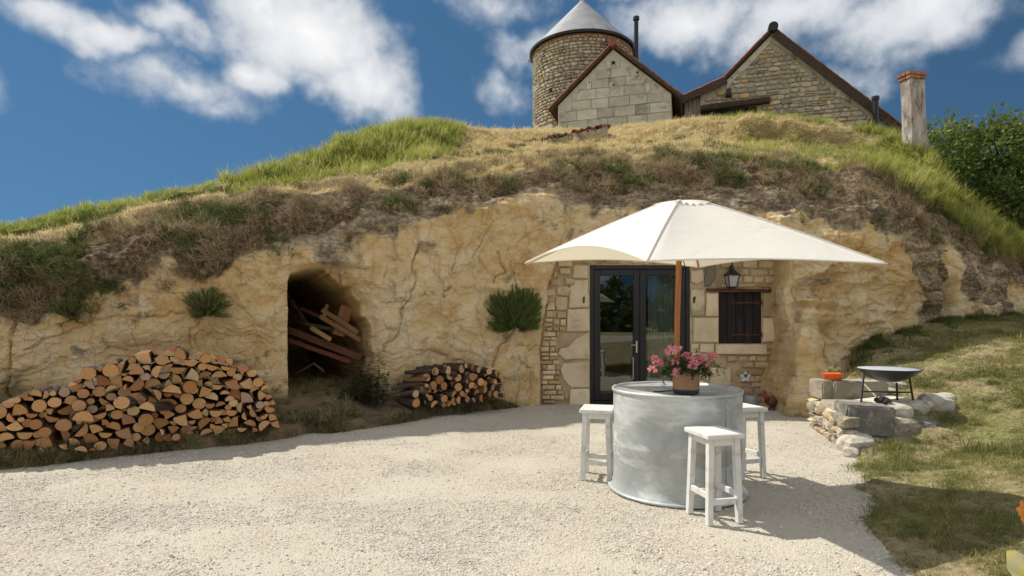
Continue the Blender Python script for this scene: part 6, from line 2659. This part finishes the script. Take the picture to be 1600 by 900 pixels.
# ------------------------------------------------------------------ things by the wall foot
def build_small_things():
    # watering can
    c = PZ(1169, 640, 0)
    t = empty('watering_can', (c.x, 9.2, gz(c.x, 9.2)), R(20))
    tag(t, 'dull grey zinc watering can with a hoop handle behind the table', 'watering can')
    zk = simple('dull_zinc', (.25, .265, .27), (.35, .365, .365), 5, .5, .1, 30, metal=.5)
    b = MB().lathe([(.02, 0), (.125, 0), (.13, .01), (.125, .20), (.11, .235), (.05, .25), (.02, .25)], 28)
    b.obj('body', zk, t, smooth=True)
    b = MB().tube([(.02 + .16 * math.cos(a) - .03, 0, .20 + .17 * math.sin(a)) for a in [math.pi * (.0 + k / 10) for k in range(11)]], .011, 8)
    b.obj('handle', zk, t)
    MB().tube([(-.11, 0, .05), (-.24, 0, .20), (-.33, 0, .34)], [.03, .02, .016], 10).obj('spout', zk, t)
    MB().lathe([(.016, 0), (.05, .04), (.05, .048), (.01, .055)], 14).obj('rose', zk, t, loc=(-.33, 0, .34), rot=(0, R(-40), 0))
    # small garden figure
    p = PZ(1206, 640, 0)
    t = empty('garden_ornament', (p.x, 9.25, gz(p.x, 9.25)), R(15))
    tag(t, 'small brown and red garden ornament at the foot of the rock', 'ornament')
    bm_ = simple('brown_ornament', (.13, .065, .045), (.19, .10, .07), 6, .7)
    rm = simple('red_ornament', (.26, .04, .035), (.32, .055, .05), 6, .6)
    b = MB()
    b.lathe([(.02, .0), (.07, .0), (.05, .03), (.02, .06)], 16)
    b.obj('foot', bm_, t)
    b = MB()
    pts = [(-.10, 0, .14), (-.05, 0, .13), (.0, 0, .13), (.05, 0, .16), (.09, 0, .23), (.12, 0, .29)]
    b.tube(pts, [.035, .07, .08, .07, .045, .015], 14)
    b.obj('body', bm_, t, smooth=True)
    b = MB().tube([(-.08, 0, .15), (-.11, 0, .21), (-.12, 0, .25)], [.05, .035, .03], 12)
    b.obj('neck', rm, t, smooth=True)
    MB().box((-.13, 0, .285), (.06, .012, .04), (0, .3, 0), .005).obj('comb', rm, t)
    # white and violet flower ornament on the wall
    q = P(1166, 589, 9.74)
    t = empty('wall_flower_ornament', (q.x, WY - .03, q.z))
    tag(t, 'small white flower ornament with a violet centre on the rubble wall', 'ornament')
    wm = simple('white_enamel', (.70, .70, .72), (.76, .76, .78), 5, .5)
    vm = simple('violet_enamel', (.10, .06, .30), (.14, .09, .36), 5, .5)
    b = MB()
    for k in range(5):
        a = 2 * math.pi * k / 5 + .3
        d = Vector((math.cos(a), -.25, math.sin(a)))
        v, f = leaf_quad(Vector((0, 0, 0)), d, Vector((0, -1, 0)), .10, .075, .1)
        b.add(v, f)
    b.obj('petals', wm, t)
    MB().lathe([(.028, 0), (.022, .018), (.002, .026)], 12).obj('centre', vm, t, rot=(R(90), 0, 0), loc=(.005, -.02, .02))
    MB().tube([(0, .03, 0), (0, -.01, 0)], .006, 6).obj('pin', M_BLACKMETAL, t)


build_small_things()


# ------------------------------------------------------------------ stone ledge with the fire bowl
M_LICHEN = simple('lichened_block', (.33, .29, .22), (.48, .43, .335), 4, .92, .7, 22, rnd=.12, dirt=(.115, .11, .10), dscale=5.5, bdist=.03)
M_DARKBLOCK = simple('dark_lichened_block', (.17, .165, .15), (.27, .255, .225), 7, .92, .8, 30, rnd=.1, dirt=(.46, .43, .365), dscale=9, bdist=.03)
M_PALEROCK = simple('pale_limestone', (.50, .455, .375), (.66, .62, .53), 4, .92, .8, 18, rnd=.12, dirt=(.30, .26, .19), dscale=3, bdist=.02)


def rock_mesh(seed, sub=2):
    bm = bmesh.new()
    bmesh.ops.create_icosphere(bm, subdivisions=sub, radius=.5)
    co = np.array([v.co[:] for v in bm.verts])
    sq = np.sign(co) * np.abs(co * 2) ** .72 * .5
    dsp = 1 + .26 * fbm(co * 2.2 + seed * 7.1, 3) + .10 * fbm(co * 6 + seed * 3.3, 2)
    sq = sq * dsp[:, None]
    for v, c in zip(bm.verts, sq):
        v.co = c
    me = bpy.data.meshes.new('rock')
    bm.to_mesh(me)
    bm.free()
    return me


def rough_block(name, c, size, rot, mat, parent, seed, amp=.012):
    bm = bmesh.new()
    bmesh.ops.create_cube(bm, size=1)
    for v in bm.verts:
        v.co = Vector((v.co.x * size[0], v.co.y * size[1], v.co.z * size[2]))
    bmesh.ops.bevel(bm, geom=bm.edges[:], offset=.018, segments=2, affect='EDGES')
    bmesh.ops.subdivide_edges(bm, edges=[e for e in bm.edges if e.calc_length() > .12], cuts=4, use_grid_fill=True)
    co = np.array([v.co[:] for v in bm.verts])
    n1 = fbm(co * 7 + seed * 5, 3)
    for v, a in zip(bm.verts, n1):
        v.co += v.co.normalized() * a * amp * 2
    me = bpy.data.meshes.new(name)
    bm.to_mesh(me)
    bm.free()
    return link(name, me, mat, parent, loc=c, rot=rot)


def build_ledge():
    t = empty('stone_ledge', (0, 0, 0))
    tag(t, 'rough stone ledge of blocks and rubble holding the raised lawn', 'ledge')
    # upper blocks
    rough_block('block', (4.03, 7.72, .51), (.155, .30, .25), (0, 0, R(6)), M_LICHEN, t, 1)
    rough_block('block', (4.44, 7.66, .505), (.66, .34, .25), (0, 0, R(-5)), M_LICHEN, t, 2)
    # lower dark block
    rough_block('block', (3.92, 6.60, .315), (.50, .36, .33), (0, R(3), R(-8)), M_DARKBLOCK, t, 3)
    rough_block('block', (4.12, 7.05, .385), (.70, .55, .08), (0, 0, R(-10)), M_LICHEN, t, 4)
    # rubble under the upper block and along the receding side
    it = []
    for (s, z, w, h) in courses(0, 1.32, .0, .375, .13, (.8, 1.5), lambda s, z, w, h: z + h / 2 < .40, .01, 31):
        p = Vector((4.02, 7.82, 0)).lerp(Vector((3.68, 6.52, 0)), s / 1.32) + Vector((0, 0, z))
        it.append((p + Vector((-.01, 0, 0)), w, .18, h, (0, 0, R(-75))))
    for (s, z, w, h) in courses(0, .34, .0, .375, .13, (.8, 1.5), lambda s, z, w, h: z + h / 2 < .40, .01, 32):
        it.append((Vector((3.98 + s, 7.56, z)), w, .18, h, (0, 0, R(-4))))
    lay_stones('stone', it, [M_PALEROCK, M_TUFY, M_LICHEN], t, 300, jag=.2, cham=.3, k0=80)
    MB().box((4.25, 7.2, .15), (.42, .85, .34), (0, 0, R(-16))).obj('core', M_JOINT, t)
    # boulders: px, py (centre), depth, w, d, h, material
    rocks = [(1339, 695, 6.38, .36, .28, .20, 0), (1329, 707, 6.15, .14, .14, .10, 0), (1376, 694, 6.45, .30, .22, .12, 0), (1332, 676, 6.42, .12, .10, .05, 0), (1398, 642, 6.75, .34, .26, .15, 0),
             (1431, 637, 6.95, .25, .22, .15, 0), (1461, 632, 7.05, .36, .28, .20, 0), (1478, 627, 7.2, .20, .2, .18, 0), (1407, 663, 6.62, .36, .26, .15, 1), (1440, 668, 6.68, .30, .24, .17, 2),
             (1391, 676, 6.55, .22, .2, .12, 1), (1412, 684, 6.55, .28, .2, .12, 2), (1440, 608, 7.75, .24, .2, .16, 0), (1400, 605, 7.85, .50, .22, .14, 0), (1383, 612, 7.7, .3, .2, .1, 0), (1467, 676, 6.7, .26, .2, .08, 0), (1446, 696, 6.3, .18, .14, .06, 2), (1356, 706, 6.2, .12, .1, .06, 2)]
    mats = [M_PALEROCK, M_LICHEN, M_DARKBLOCK]
    cache = {}
    for k, (px, py, Y, w, d, h, mi) in enumerate(rocks):
        key = (k % 7, mi)
        if key not in cache:
            me = rock_mesh(k % 7 + 1)
            me.materials.append(mats[mi])
            cache[key] = me
        p = P(px, py, Y)
        link('rock', cache[key], None, t, loc=p, rot=(random.uniform(-.15, .15), random.uniform(-.15, .15), random.uniform(-.6, .6)), scale=(w * 1.12, d * 1.1, h * 1.2))
    # flat hearth slab
    rough_block('hearth_slab', (4.55, 7.12, .405), (.62, .62, .07), (0, R(-4), R(15)), M_PALEROCK, t, 9, .006)


build_ledge()


def build_firebowl():
    c = P(1388, 577, 7.05)
    t = empty('fire_bowl', (c.x, c.y, 0))
    tag(t, 'wide dark metal fire bowl on a three legged stand upon the ledge', 'fire bowl')
    zr = c.z
    m = simple('dark_bowl_steel', (.05, .055, .065), (.085, .09, .10), 5, .42, .1, 30, metal=.6)
    Rb = .335
    prof = []
    for k in range(11):
        a = k / 10
        r_ = Rb * a
        prof.append((max(r_, .004), zr - .155 + .155 * a ** 2.1))
    prof += [(Rb + .008, zr + .006), (Rb, zr + .012)]
    for k in range(9, -1, -1):
        a = k / 10
        prof.append((max(Rb * a, .004), zr - .135 + .14 * a ** 2.1 if a > .0 else zr - .135))
    MB().lathe(prof, 48).obj('bowl', m, t, smooth=True)
    feet = [P(1345, 633, 6.72), P(1402, 625, 7.15), P(1428, 633, 6.95)]
    loc = Vector(t.location)
    tops = [P(1350, 583, 6.85) - loc, P(1401, 598, 7.15) - loc, P(1420, 585, 6.95) - loc]
    mids = []
    for f, tp in zip(feet, tops):
        q = f - loc
        leg = MB().tube([q, tp], .012, 8).obj('leg', M_BLACKMETAL, t)
        MB().lathe([(.022, 0), (.022, .008), (.004, .012)], 10).obj('foot_plate', M_BLACKMETAL, leg, loc=q)
        mids.append(q.lerp(tp, .42))
    b = MB()
    b.tube([mids[0], mids[1]], .008, 6)
    b.tube([mids[1], mids[2]], .008, 6)
    b.tube([mids[2], mids[0]], .008, 6)
    b.obj('ring_brace', M_BLACKMETAL, t)
    sh = simple('painted_sky_sheen', (.44, .47, .53), (.56, .59, .64), 4, .35, .1, 20, metal=.1)  # pale blue paints the sky's reflection into the plate colour
    MB().lathe([(.004, zr + .010), (Rb * .5, zr + .010), (Rb * .955, zr + .011), (Rb * .975, zr - .004)], 40).obj('sky_sheen_plate', sh, t, smooth=True)
    # fire shovel
    a, e, g = P(1350, 600, 7.15), P(1371, 622, 6.85), P(1386, 632, 6.7)
    s = empty('fire_shovel', a)
    tag(s, 'dark fire shovel leaning on the ledge under the bowl', 'shovel')
    MB().tube([(0, 0, 0), e - a], .011, 8).obj('handle', M_GREYWOOD, s)
    d = (g - e).normalized()
    sd_ = Vector((1, .2, .35)).normalized()
    sd_ = (sd_ - d * sd_.dot(d)).normalized()
    n = d.cross(sd_)
    vs = []
    for (f, w) in ((0, .035), (.25, .075), (.75, .085), (1.0, .05)):
        p = (e - a) + d * f * .17
        vs += [p - sd_ * w + n * .012, p + n * -.004, p + sd_ * w + n * .012]
    b = MB()
    b.add(vs, [(3 * k + i, 3 * k + i + 1, 3 * k + 4 + i, 3 * k + 3 + i) for k in range(3) for i in range(2)])
    b.add([v + n * .004 for v in vs], [(3 * k + i, 3 * k + 3 + i, 3 * k + 4 + i, 3 * k + i + 1) for k in range(3) for i in range(2)])
    b.obj('blade', M_BLACKMETAL, s)
    # orange pot
    p = P(1301, 592, 7.68)
    t = empty('orange_planter', (p.x, p.y, .633))
    tag(t, 'small bright orange planter with succulents on the stone ledge', 'planter')
    om = simple('orange_glaze', (.68, .115, .02), (.76, .15, .03), 5, .35)
    b = MB()
    b.lathe([(.02, 0), (.095, 0), (.108, .010), (.128, .075), (.132, .088), (.12, .088), (.114, .07), (.02, .065)], 32)
    b.obj('pot', om, t, smooth=True)
    MB().lathe([(.02, .07), (.115, .07)], 20).obj('soil', M_EARTH, t)
    sg = leaf_mat('succulent', [(0, (.30, .33, .20)), (.5, (.46, .48, .26)), (1, (.58, .54, .18))], .6, .1)
    rr = random.Random(5)
    for (x, y, r_) in ((-.06, -.02, .065), (.055, -.02, .07), (.0, .05, .065), (-.01, -.07, .045)):
        b = MB()
        for ring in range(4):
            for k in range(8):
                a = 2 * math.pi * (k + ring * .5) / 8
                d = Vector((math.cos(a), math.sin(a), .25 + ring * .5))
                v, f = leaf_quad(Vector((0, 0, ring * .008)), d, Vector((0, 0, 1)), r_ * (1.1 - ring * .15), r_ * .55, .3)
                b.add(v, f)
        b.obj('rosette', sg, t, loc=(x, y, .10))


build_firebowl()


# ================================================================== PLANTS ON THE ROCK
def build_rock_plants():
    gm = leaf_mat('wall_shrub_leaves', [(0, (.07, .11, .03)), (.45, (.14, .20, .05)), (.8, (.28, .35, .08)), (1, (.46, .50, .13))], .55, .45)
    yg = leaf_mat('wallflower_leaves', [(0, (.08, .105, .035)), (.5, (.18, .21, .065)), (1, (.38, .38, .13))], .6, .4)
    sm = simple('woody_stem', (.07, .05, .03), (.11, .08, .05), 5, .9)

    def shrub(name, px, py, w, h, n, mat, label, seed, L=.05, Wd=.012, nst=40, out=.22, spread=.55, upr=0.0):
        rr = random.Random(seed)
        root = cliff_at(px, py + h * .42)
        S = root.y / FPX
        t = empty(name, root)
        tag(t, label, 'shrub')
        st, lf = MB(), MB()
        for k in range(nst):
            ux = rr.uniform(-1, 1)
            hz = h * S * rr.uniform(.45, 1.0) * (1 - .35 * abs(ux))
            tip = Vector((ux * w * S * .5, -out * rr.uniform(.3, 1.0), hz - h * S * .12))
            if rr.random() < .2:
                tip.z = rr.uniform(-.1, .1)
            mid = tip * .5 + Vector((0, -.06, -.02))
            pts = [Vector((0, .08, 0)), mid, tip]
            st.tube(pts, [.008, .005, .002], 5, caps=False)
            m_ = n // nst
            for q in range(m_):
                f = rr.uniform(.25, 1.0)
                p = (pts[0].lerp(pts[1], f * 2) if f < .5 else pts[1].lerp(pts[2], f * 2 - 1))
                d = (tip - mid).normalized() * .9 + Vector((rr.gauss(0, spread), rr.gauss(0, spread), rr.gauss(.15 + upr, .4)))
                v, ff = leaf_quad(p, d, Vector((rr.gauss(0, .5), -1, rr.gauss(0, .5))), L * rr.uniform(.6, 1.3), Wd * rr.uniform(.7, 1.3))
                lf.add(v, ff)
        st.obj('stems', sm, t)
        lf.obj('foliage', mat, t)
    shrub('rock_shrub', 805, 478, 80, 78, 11000, gm, 'dense dark green shrub growing from the cliff left of the door', 1, .115, .0075, 200, .34, .30, .8)
    shrub('wallflower', 330, 468, 72, 46, 3600, yg, 'loose pale green plant growing from the cliff above the long woodpile', 2, .075, .007, 90, .22, .35, .6)
    shrub('fern_clump', 118, 478, 60, 40, 900, yg, 'thin grassy plant hanging on the cliff at the far left', 3, .07, .008, 40, .2)
    # nettles at the right jamb of the cellar mouth
    rr = random.Random(77)
    root = Vector((-2.02, 8.5, bank_z(-2.02, 8.5)))
    t = empty('nettle_clump', root)
    tag(t, 'dark green nettle clump at the right jamb of the cellar mouth', 'weeds')
    st, lf = MB(), MB()
    for k in range(55):
        b0 = Vector((rr.uniform(-.45, .22), rr.uniform(-.25, .25), -.03))
        H = rr.uniform(.25, .75) * (1.0 if b0.x > -.25 else .6)
        tip = b0 + Vector((rr.gauss(0, .06), rr.gauss(0, .06), H))
        st.tube([b0, (b0 + tip) / 2, tip], [.004, .003, .0015], 4, caps=False)
        for q in range(26):
            f = rr.uniform(.15, 1)
            p = b0.lerp(tip, f)
            a = rr.uniform(0, 6.28)
            v, ff = leaf_quad(p, Vector((math.cos(a), math.sin(a), rr.uniform(-.3, .4))), Vector((0, 0, 1)), rr.uniform(.04, .085), rr.uniform(.018, .035))
            lf.add(v, ff)
    st.obj('stems', sm, t)
    lf.obj('foliage', leaf_mat('nettle_leaves', [(0, (.018, .035, .012)), (.5, (.045, .075, .022)), (1, (.10, .13, .04))], .6, .3), t)


build_rock_plants()


# ------------------------------------------------------------------ trees
def tree(name, base, trunk_h, crowns, nleaf, lsize, mat, label, seed, bark, cat='tree'):
    rr = np.random.default_rng(seed)
    r2 = random.Random(seed)
    t = empty(name, base)
    tag(t, label, cat)
    b = MB()
    top = Vector((0, 0, trunk_h))
    b.tube([Vector((0, 0, -.4)), Vector((.1, 0, trunk_h * .5)), top], [.26, .2, .15], 10)
    for (c, r_) in crowns:
        c = Vector(c)
        s = top * r2.uniform(.5, .95)
        b.tube([s, (s + c) / 2 + Vector((r2.uniform(-.2, .2), r2.uniform(-.2, .2), .15)), c, c + Vector((r2.uniform(-.5, .5), r2.uniform(-.5, .5), .6)) * r_[2] * .6], [.09, .06, .04, .01], 6)
    b.obj('trunk', bark, t, smooth=True)
    # leaves in clumps on shells of the crown lobes
    vol = np.array([r_[0] * r_[1] + r_[2] * r_[0] for _, r_ in crowns])
    per = (vol / vol.sum() * nleaf).astype(int)
    P_, D_ = [], []
    for (c, r_), n in zip(crowns, per):
        nc = max(6, n // 55)
        d = rr.normal(size=(nc, 3))
        d /= np.linalg.norm(d, axis=1)[:, None]
        cc = np.array(c) + d * np.array(r_) * (rr.random((nc, 1)) ** .35) * rr.uniform(.75, 1.12, (nc, 1))
        k = rr.integers(0, nc, n)
        p = cc[k] + rr.normal(size=(n, 3)) * .19 * min(r_)
        P_.append(p)
        dd = d[k] * .5 + rr.normal(size=(n, 3)) * .7 + np.array([0, 0, .1])
        D_.append(dd / np.linalg.norm(dd, axis=1)[:, None])
    p = np.concatenate(P_)
    d = np.concatenate(D_)
    n = len(p)
    up = rr.normal(size=(n, 3))
    s = np.cross(d, up)
    s /= np.linalg.norm(s, axis=1)[:, None]
    L = lsize * rr.uniform(.6, 1.3, n)[:, None]
    V = np.stack([p, p + d * L * .5 + s * L * .30, p + d * L, p + d * L * .5 - s * L * .30], 1).reshape(-1, 3)
    F = np.arange(n * 4).reshape(n, 4)
    me = sheet_mesh('crown', V, F)
    link('crown', me, mat, t)
    return t


M_TREEBARK = simple('tree_bark', (.06, .045, .032), (.11, .085, .06), 6, .95, .7, 20)
M_TREE = leaf_mat('tree_leaves', [(0, (.04, .06, .018)), (.4, (.085, .12, .03)), (.7, (.15, .20, .05)), (1, (.32, .36, .09))], .5, .4)
M_TREE2 = leaf_mat('tree_leaves_grey', [(0, (.05, .065, .04)), (.5, (.10, .125, .07)), (1, (.20, .22, .12))], .55, .3)


def build_trees():
    b0 = Vector((13.6, 18.0, 1.6))
    tree('leafy_tree', b0, 3.0, [((-.9, -.3, 4.3), (1.0, 1.1, 1.25)), ((.5, 0, 4.7), (1.2, 1.2, 1.2)), ((1.9, .2, 4.9), (1.2, 1.2, 1.0)), ((-1.0, 0, 2.6), (1.1, 1.0, 1.2)), ((.6, -.3, 3.0), (1.3, 1.0, 1.2)),
                                 ((3.2, .4, 4.4), (1.1, 1.1, 1.3)), ((2.4, -.2, 3.0), (1.2, 1, 1.1)), ((0.2, 0, 1.4), (1.6, 1, .9))], 30000, .135, M_TREE, 'dense dark green tree rising behind the right end of the mound', 3, M_TREEBARK)
    tree('grey_green_tree', Vector((17.2, 21.5, 1.5)), 2.6, [((0, 0, 2.9), (1.8, 1.3, 1.1)), ((-1.6, 0, 2.2), (1.3, 1, .9)), ((.6, 0, 4.2), (1.4, 1.2, 1.3)), ((-1.2, 0, 1.2), (1.5, 1, .9))], 16000, .15, M_TREE2,
         'paler grey green tree at the right edge beyond the bank', 4, M_TREEBARK)
    # behind the viewer: what the glass door mirrors
    rr = random.Random(12)
    lobes = []
    for k in range(14):
        x = -48 + k * 7.4 + rr.uniform(-2, 2)
        lobes += [((x, rr.uniform(-2, 2), 1.6), (4.2, 2.0, 1.9)), ((x + rr.uniform(-2, 2), 0, rr.uniform(3.0, 4.2)), (3.2, 1.8, rr.uniform(1.2, 2.2)))]
    tree('hedgerow', Vector((0, -40, -.2)), 3.0, lobes, 26000, .75, M_TREE, 'long dark hedgerow mirrored in the glass of the double door', 60, M_TREEBARK, 'hedge')


build_trees()


# vine shoot with autumn leaves close to the camera, lower right
def build_vine():
    Y = 1.55
    base = P(1680, 1010, Y)
    t = empty('vine_shoot', base)
    tag(t, 'vine shoot with yellow and orange autumn leaves at the lower right corner', 'vine')
    sm = simple('vine_cane', (.14, .085, .05), (.2, .13, .08), 8, .8)
    pts = [P(1680, 1010, Y) - base, P(1655, 900, Y) - base, P(1640, 780, Y) - base, P(1650, 700, Y) - base]
    MB().tube(pts, .004, 6).obj('cane', sm, t)
    ym, T, b = new_mat('yellow_vine_leaf')
    tc = T.new('ShaderNodeTexCoord')
    col = T.mix(T.mapr(T.noise(tc.outputs['Object'], 30, 5, .6), .4, .6), (.50, .46, .26), (.62, .52, .12))
    T.l.new(col, b.inputs['Base Color'])
    b.inputs['Roughness'].default_value = .55
    om = simple('orange_vine_leaf', (.55, .13, .02), (.62, .30, .05), 30, .55)

    def vleaf(c, tipdir, size, mat, tilt):
        # lobed outline in local xy
        n = 30
        ring = []
        for k in range(n):
            a = 2 * math.pi * k / n
            lob = 1 + .22 * math.cos(5 * a) + .05 * math.cos(17 * a)
            ring.append(Vector((math.cos(a) * lob, math.sin(a) * lob, 0)) * size * .5)
        vs = [Vector((0, 0, 0))]
        for f in (.5, 1.0):
            for p in ring:
                q = p * f
                q.z = -.35 * (q.length ** 2) / size + .06 * size * math.cos(5 * math.atan2(q.y, q.x)) * f
                vs.append(q)
        fs = [(0, 1 + k, 1 + (k + 1) % n) for k in range(n)] + [(1 + k, 1 + n + k, 1 + n + (k + 1) % n, 1 + (k + 1) % n) for k in range(n)]
        b2 = MB()
        b2.add(vs, fs)
        return b2.obj('leaf', mat, t, smooth=True, loc=c, rot=tilt)
    vleaf(P(1632, 915, Y) - base, None, .17, ym, (R(70), R(14), R(-12)))
    vleaf(P(1606, 803, Y + .04) - base, None, .06, om, (R(70), R(-10), R(25)))
    vleaf(P(1680, 760, Y + .02) - base, None, .09, ym, (R(60), R(10), R(5)))
    MB().tube([P(1655, 900, Y) - base, P(1632, 915, Y) - base], .0018, 5).obj('petiole', sm, t)
    MB().tube([P(1642, 790, Y) - base, P(1606, 803, Y + .04) - base], .0018, 5).obj('petiole', sm, t)


build_vine()
